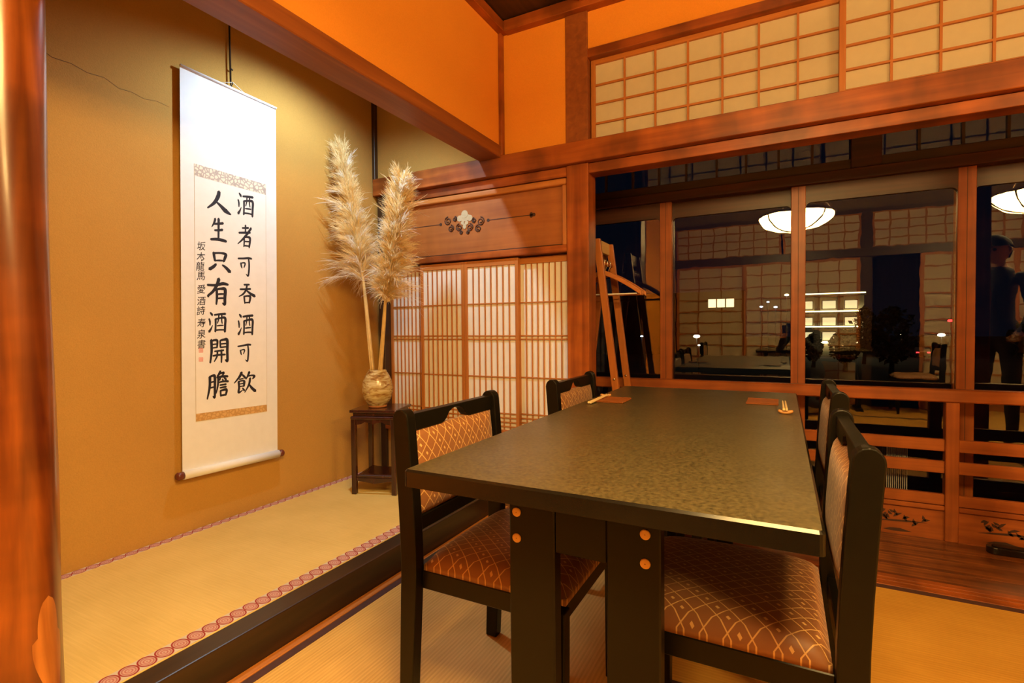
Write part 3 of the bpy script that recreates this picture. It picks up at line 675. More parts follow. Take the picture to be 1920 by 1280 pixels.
def make_chair():
    c = empty('dining_chair', (0, 0, 0))
    def xb(z): return -.195-(max(0, z-.42)/.38)**1.4*.022 - max(0, (.40-z)/.40)*.018     # centre line of the back post
    for s in (-1, 1):
        poly = []
        zs = [0, .15, .30, .40, .46, .55, .65, .72, .775]
        fr_ = [(xb(z)+.024*(.8+.2*min(1, z/.4)), z) for z in zs]; bk = [(xb(z)-.024*(.8+.2*min(1, z/.4)), z) for z in zs]
        cx = xb(.775); cap = [(cx+.024*math.cos(a), .775+.026*math.sin(a)) for a in [PI*k/8 for k in range(1, 8)]]
        poly = fr_+cap+bk[::-1]
        y0 = s*.2155-.0165
        prism('back_leg', poly, 1, y0, y0+.033, 'black_lacquer', c, .003)
        prism('front_leg', [(.178, 0), (.208, 0), (.212, .385), (.176, .385)], 1, s*.195-.017, s*.195+.017, 'black_lacquer', c, .003)
        box('side_apron', (-.172, s*.195-.012, .352), (.178, s*.195+.012, .398), 'black_lacquer', c, .002)
    box('front_apron', (.183, -.178, .352), (.205, .178, .398), 'black_lacquer', c, .002)
    box('rear_apron', (-.207, -.199, .352), (-.185, .199, .398), 'black_lacquer', c, .002)
    # top rail with cut-out in its lower edge
    zt, zb = .790, .742; hw = .199
    arch = [(-.075, zb), (-.060, zb+.003), (-.047, zb+.012), (-.036, zb+.026), (-.018, zb+.034), (0, zb+.036), (.018, zb+.034), (.036, zb+.026), (.047, zb+.012), (.060, zb+.003), (.075, zb)]
    poly = [(-hw, zt-.004), (-hw, zb)]+arch+[(hw, zb), (hw, zt-.004)]
    x0 = xb(.765)
    o = prism('top_rail', poly, 0, x0-.014, x0+.012, 'black_lacquer', c, .002)
    box('lower_rail', (xb(.5)-.012, -.199, .488), (xb(.5)+.012, .199, .528), 'black_lacquer', c, .003)
    # back pad
    def bfn(u_, w_, side):
        z = .635+w_*.1085; y_ = u_*.197
        e = bulge(u_, w_, 5); t = .006+.020*e
        return (xb(z)+(t if side == 0 else -.004-.010*e), y_, z)
    cushion('back_pad', 22, 14, bfn, lambda u_, w_: (u_*.197/.036, w_*.1085/.046), 'chair_fabric', c)
    def sfn(u_, w_, side):
        x_ = .022+u_*.190; y_ = w_*.205
        e = bulge(u_, w_, 7); d = bulge(u_, w_, 2.2)
        return (x_*(1), y_, (.412+.030*e+.016*d) if side == 0 else .398)
    p = cushion('seat_pad', 24, 24, sfn, lambda u_, w_: (w_*.205/.036, u_*.205/.046), 'chair_fabric', c)
    return c
proto = make_chair()
spots = [((-.625, 1.228), 0., 'black chair with brown lattice upholstery, near left of the table by the alcove step'),
         ((-.575, 2.056), 0., 'black chair with brown lattice upholstery, far left of the table by the wooden post'),
         ((-.090, 1.234), PI, 'black chair with brown lattice upholstery, near right of the table in the foreground'),
         ((-.062, 2.040), PI, 'black chair with brown lattice upholstery, far right of the table by the windows'),
         ((-.74, -.98), 0., 'black chair behind the camera at the alcove end of the second table'),
         ((1.34, -.98), PI, 'black chair behind the camera at the right end of the second table')]
for i, ((x, y), rz, lab) in enumerate(spots):
    o = proto if i == 0 else copy_tree(proto)
    o.location = (x, y, .0012); o.rotation_euler = (0, 0, rz); tag(o, lab, 'chair', 'dining chairs around the tables')

# ------------------------------------------------------------------ things on the table
ZT = .710
for (x0, x1, y0, y1, lab) in ((-.655, -.540, 1.930, 2.058, 'thin brown wooden coaster tray on the left of the table'), (-.122, -.013, 2.112, 2.248, 'thin brown wooden coaster tray at the far right of the table')):
    e = tag(empty('coaster_tray', ((x0+x1)/2, (y0+y1)/2, ZT)), lab, 'tray', 'wooden coaster trays on the table'); hx, hy = (x1-x0)/2, (y1-y0)/2
    box('board', (-hx, -hy, .0005), (hx, hy, .0055), 'tray_wood', e, .0015)
    for s in (-1, 1): box('lip', (-hx, s*hy-.002, .0055), (hx, s*hy+.002, .0075), 'tray_wood', e, .0006)
def chop(loc, a, pitch, lab):
    e = tag(empty('chopsticks', loc, a), lab, 'chopsticks', 'pale wooden chopstick pairs'); e.rotation_euler = (pitch, 0, a)
    for s in (-1, 1):
        bm = bmesh.new(); bmesh.ops.create_cube(bm, size=1)
        for v in bm.verts:
            t = v.co.y+.5; w_ = .0075*(1-.45*t); v.co = Vector((s*.0042+v.co.x*w_, t*.205, v.co.z*.007*(1-.35*t)))
        bmesh.ops.bevel(bm, geom=bm.edges[:], offset=.0012, segments=1, affect='EDGES')
        bm_obj('stick', bm, 'chopstick_wood', e)
def rest(loc, a, lab):
    e = tag(empty('chopstick_rest', loc, a), lab, 'chopstick rest', 'little wooden chopstick rests')
    v, f = [], []; n = 24; prof = [(-1, .2), (-.8, .6), (-.3, .9), (0, 1), (.3, .9), (.8, .6), (1, .2)]
    pts = [(t*.022, .0, .006+.006*t*t) for t in [k/10-1 for k in range(21)]]; rad = [.0028+.0036*math.sqrt(max(0, 1-(k/10-1)**4)) for k in range(21)]
    v, f = tube_geo(pts, rad, 10); v = [(p[0], p[1]*1.2, max(p[2], 0.0)) for p in v]
    mesh_obj('bar', v, f, 'rest_wood', e, True)
    tube('groove_ring', [(-.004, -.0065, .013), (0, 0, .0115), (.004, .0065, .013)], .0012, 'tray_wood', e, 6)
chop((-.651, 1.866, .7165), math.radians(-2.5), math.radians(2.2), 'pale wooden chopsticks lying beside the left coaster tray')
rest((-.655, 2.085, ZT), math.radians(20), 'small wooden chopstick rest under the chopsticks by the left tray')
chop((.008, 1.905, .7265), math.radians(1.0), math.radians(0.5), 'pale wooden chopsticks seen end on at the far right table edge')
rest((.009, 1.918, ZT), 0., 'small curved wooden chopstick rest at the far right table edge')

# ------------------------------------------------------------------ hanging scroll
sc = tag(empty('hanging_scroll', (-2.312, 1.541, .372)), 'white hanging scroll with black brush calligraphy on the ochre alcove wall', 'scroll')
sc.rotation_euler = (math.radians(-1.03), 0, 0)
H = 1.777
mesh_t = box('mount', (-.0015, -.2385, .0), (.0, .2385, H), 'scroll_mount', sc)
y0, y1, z0, z1 = -.179, .177, .226, 1.371
box('writing_paper', (.0, y0, z0+.034), (.0008, y1, z1-.052), 'scroll_paper', sc)
box('upper_brocade', (.0, y0, z1-.052), (.0012, y1, z1), 'brocade_pale', sc); box('lower_brocade', (.0, y0, z0), (.0012, y1, z0+.034), 'brocade_gold', sc)
for yy in (y0, y1): box('edge_line', (.0, yy-.0008, z0), (.0011, yy+.0008, z1), 'paper_line', sc)
rl = tube('roller', [(.006, -.2385, .0), (.006, .2385, .0)], .019, 'scroll_mount', sc, 20)
for s in (-1, 1): tube('roller_knob', [(.006, s*.2385, 0), (.006, s*.262, 0), (.006, s*.268, 0)], [.0165, .0175, .012], 'knob_wood', sc, 16)
tube('top_rod', [(.003, -.2385, H), (.003, .2385, H)], .006, 'scroll_mount', sc, 10)
tube('hanging_cord', [(.004, -.055, H+.004), (.008, .0, H+.028), (.004, .06, H+.004)], .0016, 'cord', sc, 6)
hk = tag(empty('scroll_hook', (-2.318, 1.571, 2.16)), 'dark metal hanging rod holding the scroll cord', 'hook')
tube('rod', [(0, 0, .02), (0, 0, .52)], .0042, 'hook_metal', hk, 8)
tube('hook', [(0, 0, .03), (.0, .0, .008), (.006, .0, -.001), (.013, 0, .006), (.013, 0, .016)], .003, 'hook_metal', hk, 8)
tube('ratchet_pin', [(0, -.0, .085), (.0, .012, .08)], .004, 'hook_metal', hk, 8)
# brush characters: strokes in a unit box (x right, y up), each (points, widths)
CH = {
'人': [([(.50, .98), (.46, .75), (.30, .42), (.02, .12)], (.11, .13, .11, .05)), ([(.36, .50), (.55, .36), (.78, .16), (1.0, .04)], (.05, .11, .17, .06))],
'生': [([(.34, .98), (.28, .82), (.14, .62)], (.10, .09, .03)), ([(.26, .76), (.50, .80), (.80, .86)], (.06, .08, .09)), ([(.30, .50), (.52, .53), (.76, .58)], (.06, .08, .09)), ([(.54, 1.0), (.53, .6), (.52, .12)], (.12, .10, .09)), ([(.08, .10), (.40, .14), (.70, .14), (.98, .12)], (.08, .10, .11, .09))],
'只': [([(.22, .92), (.24, .72), (.28, .52)], (.11, .10, .08)), ([(.24, .90), (.55, .95), (.80, .92), (.76, .72), (.70, .54)], (.08, .08, .12, .11, .08)), ([(.30, .54), (.50, .57), (.70, .58)], (.06, .08, .06)), ([(.32, .36), (.20, .22), (.02, .08)], (.09, .12, .13)), ([(.64, .36), (.82, .24), (1.0, .06)], (.07, .12, .15))],
'有': [([(.02, .74), (.40, .76), (.70, .84), (.94, .82)], (.07, .08, .10, .07)), ([(.52, 1.0), (.44, .78), (.26, .52), (.04, .34), (.08, .30)], (.12, .11, .09, .07, .03)), ([(.42, .58), (.43, .30), (.40, .04)], (.09, .09, .06)), ([(.42, .60), (.62, .64), (.80, .62), (.79, .30), (.78, .06), (.68, .10)], (.06, .08, .12, .11, .10, .04)), ([(.46, .42), (.60, .44), (.74, .45)], (.05, .06, .05)), ([(.46, .26), (.60, .28), (.74, .29)], (.05, .06, .05))],
'酒': [([(.12, .96), (.20, .88), (.23, .82)], (.06, .10, .05)), ([(.06, .66), (.10, .52), (.10, .36)], (.07, .08, .05)), ([(.06, .06), (.16, .20), (.24, .36)], (.11, .07, .02)), ([(.34, .86), (.60, .90), (.94, .93)], (.07, .08, .09)), ([(.40, .66), (.40, .36), (.38, .06)], (.09, .08, .08)), ([(.40, .66), (.66, .72), (.92, .72), (.92, .38), (.90, .06)], (.07, .07, .11, .10, .10)), ([(.58, .88), (.56, .66), (.50, .46)], (.07, .06, .04)), ([(.74, .90), (.73, .62), (.76, .46)], (.07, .06, .05)), ([(.48, .34), (.64, .36), (.82, .37)], (.05, .06, .05)), ([(.40, .13), (.64, .15), (.88, .15)], (.06, .06, .06))],
'開': [([(.14, .96), (.15, .50), (.08, .04)], (.11, .10, .07)), ([(.14, .92), (.30, .96), (.44, .93), (.42, .66)], (.07, .07, .09, .07)), ([(.17, .78), (.40, .80)], (.05, .05)), ([(.18, .64), (.42, .66)], (.05, .05)), ([(.58, .92), (.60, .66)], (.07, .07)), ([(.58, .94), (.78, .98), (.95, .95), (.95, .50), (.95, .10), (.84, .14)], (.06, .08, .12, .11, .11, .04)), ([(.62, .80), (.90, .82)], (.05, .05)), ([(.60, .66), (.90, .68)], (.05, .05)), ([(.30, .50), (.52, .52), (.76, .54)], (.05, .06, .06)), ([(.22, .32), (.52, .35), (.84, .36)], (.06, .07, .06)), ([(.44, .52), (.42, .30), (.28, .08)], (.07, .07, .04)), ([(.64, .54), (.65, .30), (.64, .04)], (.08, .08, .06))],
'膽': [([(.14, .82), (.13, .46), (.02, .02)], (.10, .09, .05)), ([(.14, .82), (.26, .86), (.36, .82), (.36, .40), (.35, .06), (.27, .10)], (.06, .07, .10, .09, .08, .03)), ([(.17, .62), (.33, .64)], (.05, .05)), ([(.17, .42), (.33, .44)], (.05, .05)), ([(.62, 1.0), (.55, .90), (.46, .82)], (.09, .08, .04)), ([(.58, .92), (.78, .95), (.70, .84)], (.05, .07, .05)), ([(.46, .78), (.70, .81), (.96, .80)], (.06, .07, .07)), ([(.52, .80), (.50, .50), (.42, .20)], (.08, .07, .04)), ([(.62, .76), (.58, .68)], (.05, .06)), ([(.78, .78), (.88, .68)], (.05, .08)), ([(.56, .60), (.76, .62), (.98, .61)], (.05, .06, .07)), ([(.72, .70), (.74, .64)], (.06, .05)), ([(.60, .49), (.88, .51)], (.05, .06)), ([(.60, .39), (.88, .41)], (.05, .06)), ([(.62, .28), (.63, .08)], (.07, .06)), ([(.62, .28), (.90, .30), (.86, .10)], (.05, .09, .07)), ([(.64, .10), (.86, .11)], (.06, .06))],
'者': [([(.30, .86), (.52, .89), (.72, .92)], (.06, .07, .08)), ([(.52, 1.0), (.52, .84), (.50, .66)], (.09, .08, .07)), ([(.08, .62), (.46, .67), (.84, .72)], (.07, .08, .08)), ([(.90, .92), (.62, .62), (.30, .34), (.0, .12)], (.10, .10, .08, .03)), ([(.42, .46), (.43, .26), (.40, .04)], (.09, .08, .06)), ([(.42, .46), (.66, .50), (.82, .46), (.80, .22), (.76, .04)], (.06, .07, .12, .10, .08)), ([(.46, .28), (.74, .30)], (.05, .05)), ([(.44, .09), (.74, .10)], (.06, .06))],
'可': [([(.02, .84), (.40, .88), (.72, .93), (.96, .92)], (.07, .08, .09, .08)), ([(.20, .62), (.24, .46), (.28, .38)], (.09, .08, .05)), ([(.22, .62), (.40, .66), (.50, .62), (.42, .42)], (.05, .06, .08, .05)), ([(.74, .90), (.78, .62), (.76, .26), (.70, .02), (.56, .10)], (.08, .10, .10, .09, .03))],
'吞': [([(.34, .96), (.52, .98), (.66, .99)], (.07, .07, .07)), ([(.10, .72), (.40, .74), (.74, .78)], (.07, .08, .08)), ([(.52, .98), (.46, .72), (.28, .50), (.02, .36)], (.08, .09, .08, .03)), ([(.50, .68), (.74, .54), (1.0, .44)], (.06, .11, .13)), ([(.34, .38), (.36, .20), (.38, .04)], (.09, .08, .06)), ([(.34, .38), (.56, .42), (.72, .38), (.66, .08)], (.06, .07, .11, .08)), ([(.40, .08), (.66, .10)], (.06, .06))],
'飲': [([(.36, 1.0), (.26, .80), (.02, .52)], (.10, .09, .03)), ([(.36, .92), (.46, .82), (.54, .72)], (.05, .08, .08)), ([(.26, .68), (.44, .71)], (.05, .05)), ([(.22, .58), (.24, .30), (.22, .06), (.40, .16)], (.08, .08, .08, .03)), ([(.22, .58), (.40, .61), (.48, .56), (.46, .34)], (.05, .06, .09, .07)), ([(.26, .46), (.44, .48)], (.04, .05)), ([(.26, .34), (.44, .35)], (.04, .05)), ([(.40, .26), (.48, .14)], (.05, .08)), ([(.72, 1.0), (.66, .84), (.56, .66)], (.09, .08, .03)), ([(.66, .80), (.84, .83), (.96, .78), (.88, .66)], (.05, .06, .10, .05)), ([(.76, .70), (.70, .40), (.50, .04)], (.08, .08, .03)), ([(.72, .40), (.84, .22), (1.0, .06)], (.05, .10, .12))],
}
def stroke_geo(pts, ws, cy, cz, wdt, hgt, x):
    P = [Vector((a-.5, b_-.5)) for a, b_ in pts]; n = len(P); S_ = []
    for i in range(n-1):
        p0, p1, p2, p3 = P[max(i-1, 0)], P[i], P[i+1], P[min(i+2, n-1)]
        for k in range(6):
            t = k/6; t2, t3 = t*t, t*t*t
            S_.append((.5*((2*p1)+(p2-p0)*t+(2*p0-5*p1+4*p2-p3)*t2+(3*p1-p0-3*p2+p3)*t3), ws[i]*(1-t)+ws[i+1]*t))
    S_.append((P[-1], ws[-1]))
    L_, R_ = [], []; m = len(S_)
    for i, (p, w_) in enumerate(S_):
        d = S_[min(i+1, m-1)][0]-S_[max(i-1, 0)][0]; d = d.normalized() if d.length > 1e-6 else Vector((1, 0)); nn = Vector((-d.y, d.x))
        L_.append(p+nn*w_*.5); R_.append(p-nn*w_*.5)
    e0 = S_[0][0]-(S_[1][0]-S_[0][0]).normalized()*S_[0][1]*.45; e1 = S_[-1][0]+(S_[-1][0]-S_[-2][0]).normalized()*S_[-1][1]*.45
    ring = [e0]+L_+[e1]+R_[::-1]
    V = [(x, cy+p.x*wdt, cz+p.y*hgt) for p in [e0]+[q for ab in zip(L_, R_) for q in ab]+[e1]]
    F = [(0, 1, 2)]+[(1+2*i, 3+2*i, 4+2*i, 2+2*i) for i in range(m-1)]+[(2*m-1, 2*m+1, 2*m)]
    return V, F
gs = []; k = 0
def put(ch, Y, Z, wdt, hgt):
    global k
    yl = Y-1.541-.018*(Z-.372); zl = Z-.372
    for p, ws in CH[ch]:
        k += 1; gs.append(stroke_geo(p, [q*1.28 for q in ws], yl, zl, wdt, hgt, .00085+.00001*(k % 37)))
for ch, (Y, Z), (a, b_) in zip('酒者可吞酒可飲', [(1.630, 1.614), (1.624, 1.461), (1.620, 1.318), (1.625, 1.182), (1.616, 1.034), (1.607, .899), (1.604, .752)], [(.088, .108), (.078, .108), (.075, .095), (.085, .098), (.086, .106), (.072, .088), (.112, .102)]): put(ch, Y, Z, a, b_)
for ch, (Y, Z), (a, b_) in zip('人生只有酒開膽', [(1.496, 1.598), (1.488, 1.464), (1.492, 1.322), (1.483, 1.181), (1.475, 1.041), (1.477, .908), (1.470, .752)], [(.112, .100), (.082, .110), (.098, .092), (.106, .122), (.088, .096), (.094, .112), (.104, .124)]): put(ch, Y, Z, a, b_)
v, f = join(gs); o = mesh_obj('calligraphy', v, f, 'ink', sc); tag(o, 'two columns of large black brush characters')
# small signature column and red seals
def glyph(ch, size):
    cu = bpy.data.curves.new('glyph', 'FONT'); cu.body = ch; cu.size = size; cu.align_x = 'CENTER'; cu.offset = size*.008
    to = bpy.data.objects.new('glyph', cu); COL.objects.link(to); bpy.context.view_layer.update()
    me = bpy.data.meshes.new_from_object(to.evaluated_get(bpy.context.evaluated_depsgraph_get()))
    vs = [tuple(p.co) for p in me.vertices]; fs = [tuple(p.vertices) for p in me.polygons]
    bpy.data.objects.remove(to); bpy.data.curves.remove(cu); bpy.data.meshes.remove(me); return vs, fs
gs = []
for ch, (Y, Z) in zip('坂本龍馬愛酒詩寿泉書', [(1.409, 1.382), (1.406, 1.334), (1.402, 1.291), (1.404, 1.248), (1.404, 1.189), (1.403, 1.136), (1.400, 1.093), (1.401, 1.038), (1.400, .988), (1.399, .942)]):
    vs, fs = glyph(ch, .043)
    if not vs: continue
    a = np.array(vs); c_ = (a.max(0)+a.min(0))/2; yl = Y-1.541-.018*(Z-.372); zl = Z-.372
    gs.append(([(.0009, yl+(p[0]-c_[0])*.92+(p[1]-c_[1])*.08, zl+(p[1]-c_[1])+(p[0]-c_[0])*.10) for p in vs], fs))
if gs:
    v, f = join(gs); tag(mesh_obj('signature', v, f, 'ink', sc), 'small black signature column')
for Y, Z in ((1.396, .914), (1.395, .873)):
    yl, zl = Y-1.541-.018*(Z-.372), Z-.372; gs = [box_geo((.0008, yl-.0095, zl-.0095), (.00092, yl-.0078, zl+.0095)), box_geo((.0008, yl+.0078, zl-.0095), (.00092, yl+.0095, zl+.0095))]
    for j in range(4): gs.append(box_geo((.0008, yl-.0078, zl-.0095+j*.0058), (.00092, yl+.0078, zl-.0078+j*.0058)))
    for j in range(3): gs.append(box_geo((.0008, yl-.0045+j*.004, zl-.008), (.00091, yl-.003+j*.004, zl+.008)))
    v, f = join(gs); mesh_obj('red_seal', v, f, 'seal_red', sc)

# ------------------------------------------------------------------ vase stand, vase, pampas grass
st = tag(empty('vase_stand', (-1.985, 2.200, ZA+.0012), math.radians(20)), 'dark rosewood vase stand with lower shelf in the alcove corner', 'stand')
HT = .457
box('top', (-.130, -.130, HT-.016), (.130, .130, HT), 'rosewood', st, .004, 2)
box('waist', (-.116, -.116, HT-.034), (.116, .116, HT-.016), 'rosewood', st, .002)
box('moulding', (-.128, -.128, HT-.054), (.128, .128, HT-.034), 'rosewood', st, .008, 3)
for sx_ in (-1, 1):
    for sy_ in (-1, 1):
        cx, cy = sx_*.112, sy_*.112
        prism('leg', [(cx-.013, cy-.013), (cx+.013, cy-.013), (cx+.013, cy+.013), (cx-.013, cy+.013)], 2, 0, HT-.05, 'rosewood', st, .003)
for a in range(4):
    pl = [(-.099, HT-.052), (-.099, HT-.082), (-.07, HT-.078), (-.05, HT-.066), (-.02, HT-.070), (0, HT-.078), (.02, HT-.070), (.05, HT-.066), (.07, HT-.078), (.099, HT-.082), (.099, HT-.052)]
    o = prism('apron', pl, 1, -.119, -.108, 'rosewood', st, 0); o.rotation_euler = (0, 0, a*PI/2)
    pl = [(-.099, .088), (-.099, .072), (-.05, .066), (0, .058), (.05, .066), (.099, .072), (.099, .088)]
    o = prism('shelf_apron', pl, 1, -.119, -.106, 'rosewood', st, 0); o.rotation_euler = (0, 0, a*PI/2)
# shelf with cusped edge
pl = []
for a in range(4):
    ca, sa = math.cos(a*PI/2), math.sin(a*PI/2)
    for px, py in ((-.106, -.106), (-.06, -.088), (0, -.080), (.06, -.088)): pl.append((px*ca-py*sa, px*sa+py*ca))
prism('shelf', pl, 2, .088, .100, 'rosewood', st, .002)
box('shelf_rail', (-.11, -.118, .088), (.11, -.104, .104), 'rosewood', st, .003)
vx_, vy_ = -1.998, 2.185; vz = ZA+.0012+HT+.0006
va = tag(empty('vase', (vx_, vy_, vz)), 'round speckled stoneware vase with beige brown glaze holding pampas grass', 'vase')
prof = [(.046, .0), (.048, .010), (.055, .018), (.073, .048), (.083, .085), (.084, .110), (.078, .145), (.066, .175), (.054, .194), (.050, .204), (.048, .207), (.044, .205), (.046, .19), (.06, .165), (.07, .11), (.05, .03), (.001, .02)]
lathe('body', prof[1:], 'vase_glaze', va, 48, cap=False)
lathe('foot_ring', [(.045, 0), (.050, .002), (.051, .008), (.049, .013)], 'vase_foot', va, 40)
def bez(pts, t):
    pts = [Vector(p) for p in pts]
    while len(pts) > 1: pts = [a.lerp(b_, t) for a, b_ in zip(pts[:-1], pts[1:])]
    return pts[0]
def pampas(name_label, base, stem_top, tip, ctrl, seed, n, maxr, lean, base_tufts):
    rnd = random.Random(seed); e = tag(empty('pampas_grass', base), name_label, 'dried grass', 'pampas plumes in the vase'); B = Vector(base)
    q = [Vector(base)-B, Vector(stem_top)-B]
    sp_ = [q[0].lerp(q[1], k/6) for k in range(7)]
    tube('stem', sp_+[Vector(ctrl)-B], [.0105]*6+[.008, .004], 'reed', e, 10)
    for k in range(2):
        off = Vector((.006*(1 if k else -1), -.006, 0)); tube('leaf_sheath', [p+off*(1-i/9) for i, p in enumerate(sp_[1:])], [.0075, .0075, .007, .006, .005, .003], 'reed', e, 8)
    crv = [Vector(stem_top)-B, Vector(ctrl)-B, Vector(tip)-B]
    G3 = lambda: Vector((rnd.gauss(0, 1), rnd.gauss(0, 1), rnd.gauss(0, 1)))
    for part, cnt, per, mt in (('plume', n, 46, 'plume_cream'), ('plume_tips', n//4, 30, 'plume_white')):
        V, F = [], []
        for i in range(cnt):
            t = rnd.random()**.92 if part == 'plume' else rnd.random()**1.3
            p = bez(crv, t*.98); tan = (bez(crv, min(1, t+.02))-bez(crv, max(0, t-.02))).normalized()
            s, u_ = ring_frame(tan); a = rnd.uniform(0, 2*PI); out = (s*math.cos(a)+u_*math.sin(a)+Vector(lean)*.6).normalized()
            ln = (.075+.095*rnd.random())*(1.0-.42*t)*maxr; spread = (.22+.52*rnd.random())*(1.18-.72*t)
            droop = (.15+.55*rnd.random())*(1-.7*t)
            if part == 'plume_tips': spread *= 1.55; ln *= 1.12; droop = droop*1.5+.1
            d = (tan+out*spread).normalized(); seg = 5
            def axis(r): return p+d*ln*r+Vector((0, 0, -1))*droop*ln*r*r+out*ln*.30*r*r
            for h in range(per):
                r0 = rnd.random()*.62; hl = (.35+.5*rnd.random())*(1-r0*.35); dv = G3()*.10*ln; w_ = .00045+.0005*rnd.random(); b0 = len(V); sd = None
                for j_ in range(seg+1):
                    q = j_/seg; r = min(1.08, r0+hl*q*.8); pp = axis(r)+dv*q*(.5+.5*q)
                    if sd is None: sd = d.cross(G3()).normalized()
                    wj = w_*(1+.5*q) if j_ < seg else w_*.3; V += [pp-sd*wj, pp+sd*wj]
                for j_ in range(seg): F.append((b0+2*j_, b0+2*j_+2, b0+2*j_+3, b0+2*j_+1))
        xm = XS+.006-B.x
        V = [Vector((max(p.x, xm), p.y, p.z)) for p in V]
        o = mesh_obj(part, V, F, mt, e); o['kind'] = 'stuff'
    return e
pampas('taller pampas grass plume leaning left against the ochre wall', (vx_-.012, vy_, vz+.03), (-2.098, 2.195, 1.27), (-2.258, 2.20, 2.025), (-2.168, 2.19, 1.66), 3, 430, 1.22, (-.45, -.3, 0), True)
pampas('shorter pampas grass plume leaning right in front of the frieze board', (vx_+.014, vy_-.008, vz+.03), (-1.925, 2.175, 1.14), (-1.782, 2.16, 1.785), (-1.845, 2.17, 1.48), 11, 430, 1.22, (.45, -.3, -.05), True)

# ------------------------------------------------------------------ coat rack with hangers
rk = tag(empty('coat_rack', (-.925, 2.87, .001)), 'wooden A-frame coat rack standing in the window passage behind the post', 'coat rack')
for s in (-1, 1):
    for sy_ in (-1, 1):
        yy = sy_*.118
        xt, xbm = s*.018, s*.205
        pl = [(xbm-.019, 0), (xbm+.019, 0), (xt+.019, 1.49), (xt-.019, 1.49)]
        o = prism('leg', pl, 1, yy-(.011 if s > 0 else -.011)-.011, yy-(.011 if s > 0 else -.011)+.011, 'rack_wood', rk, .002)
        for z in (.72, .56):
            t = z/1.49; xc = xbm+(xt-xbm)*t
            p = lathe('bolt', [(.0065, 0), (.0065, .003), (.003, .005), (.001, .005)], 'steel', o, 12); p.rotation_euler = (PI/2, 0, 0); p.location = (xc, yy-(.011 if s > 0 else -.011)-.011, z)
box('top_board', (-.004, -.118, 1.425), (.020, .118, 1.492), 'rack_pale', rk, .003)
tube('hanging_bar', [(.03, -.125, 1.362), (.03, .125, 1.362)], .011, 'rack_wood', rk, 12)
for s in (-1, 1): box('shelf_rail', (s*.135-.012, -.118, .50), (s*.135+.012, .118, .53), 'rack_wood', rk, .002)
def hanger(y, rz, lab, bar):
    e = tag(empty('coat_hanger', (-.893, y, 1.373), rz), lab, 'hanger', 'wooden hangers on the coat rack')
    pts = [(.004, 0, .003), (.012, 0, -.008), (.004, 0, -.02)]
    tube('hook', [(-.016, 0, -.014), (-.015, 0, .004), (0, 0, .0125), (.014, 0, .004), (.011, 0, -.022), (.0, 0, -.040), (0, 0, -.075)], .0022, 'steel', e, 8)
    arc = [(t*.215, -.065-.118*abs(t)**1.35) for t in [k/10-1 for k in range(21)]]
    poly = [(x, z+.014*(1-.2*abs(x)/.215)) for x, z in arc]+[(x, z-.014) for x, z in arc[::-1]]
    prism('shoulder', poly, 1, -.010, .010, 'hanger_wood', e, .003)
    tube('trouser_bar', [(-.19, 0, -.186), (.19, 0, -.186)], .0035, bar, e, 8)
hanger(2.795, .03, 'nearest pale orange wooden hanger on the coat rack', 'white_metal')
hanger(2.850, -.05, 'middle red brown wooden hanger on the coat rack', 'rack_wood')
hanger(2.905, .06, 'rearmost red brown wooden hanger on the coat rack', 'rack_wood')

# ------------------------------------------------------------------ small things by the balustrade
gr = tag(empty('metal_grille', (.48, 3.115, .0)), 'small white grille of thin upright bars behind the balustrade', 'grille')
for k in range(11): tube('bar', [(-.02+k*.008, 0, .0), (-.02+k*.008, 0, .435)], .0014, 'grille_white', gr, 6)
for z in (.03, .42): tube('cross_bar', [(-.024, .0, z), (.064, .0, z)], .002, 'grille_white', gr, 6)
bb = tag(empty('floor_tray', (1.06, 2.955, 0.001)), 'black glossy long tray on the passage floor at the right edge', 'tray')
pl = [(-.235+.03*math.cos(a), .03*math.sin(a)) for a in [PI/2+PI*k/8 for k in range(9)]]+[(.235+.03*math.cos(a), .03*math.sin(a)) for a in [-PI/2+PI*k/8 for k in range(9)]]
prism('body', pl, 2, 0, .030, 'black_gloss', bb, .004)
pl2 = [(x*.93, y_*.7) for x, y_ in pl]; prism('inlay', pl2, 2, .030, .033, 'black_lacquer', bb, 0)

# ------------------------------------------------------------------ people (seen mirrored in the glass)
def skin_body(name, J, E_, parent, mats, region):
    me = bpy.data.meshes.new(name); names = list(J); ix = {n: i for i, n in enumerate(names)}
    me.from_pydata([J[n][0] for n in names], [(ix[a], ix[b_]) for a, b_ in E_], []); me.update()
    o = bpy.data.objects.new(name, me); COL.objects.link(o)
    o.modifiers.new('skin', 'SKIN').use_smooth_shade = True
    sv = me.skin_vertices[0].data
    for i, n in enumerate(names): r = J[n][1]; sv[i].radius = (r, r) if not hasattr(r, '__len__') else r; sv[i].use_root = (i == 0)
    sb = o.modifiers.new('sub', 'SUBSURF'); sb.levels = 2; sb.render_levels = 2
    bpy.context.view_layer.update()
    m2 = bpy.data.meshes.new_from_object(o.evaluated_get(bpy.context.evaluated_depsgraph_get()))
    bpy.data.objects.remove(o); m2.name = name; m2.materials.clear()
    for m in mats: m2.materials.append(MATS[m])
    for p in m2.polygons: p.material_index = region(p.center); p.use_smooth = True
    return link(bpy.data.objects.new(name, m2), parent)
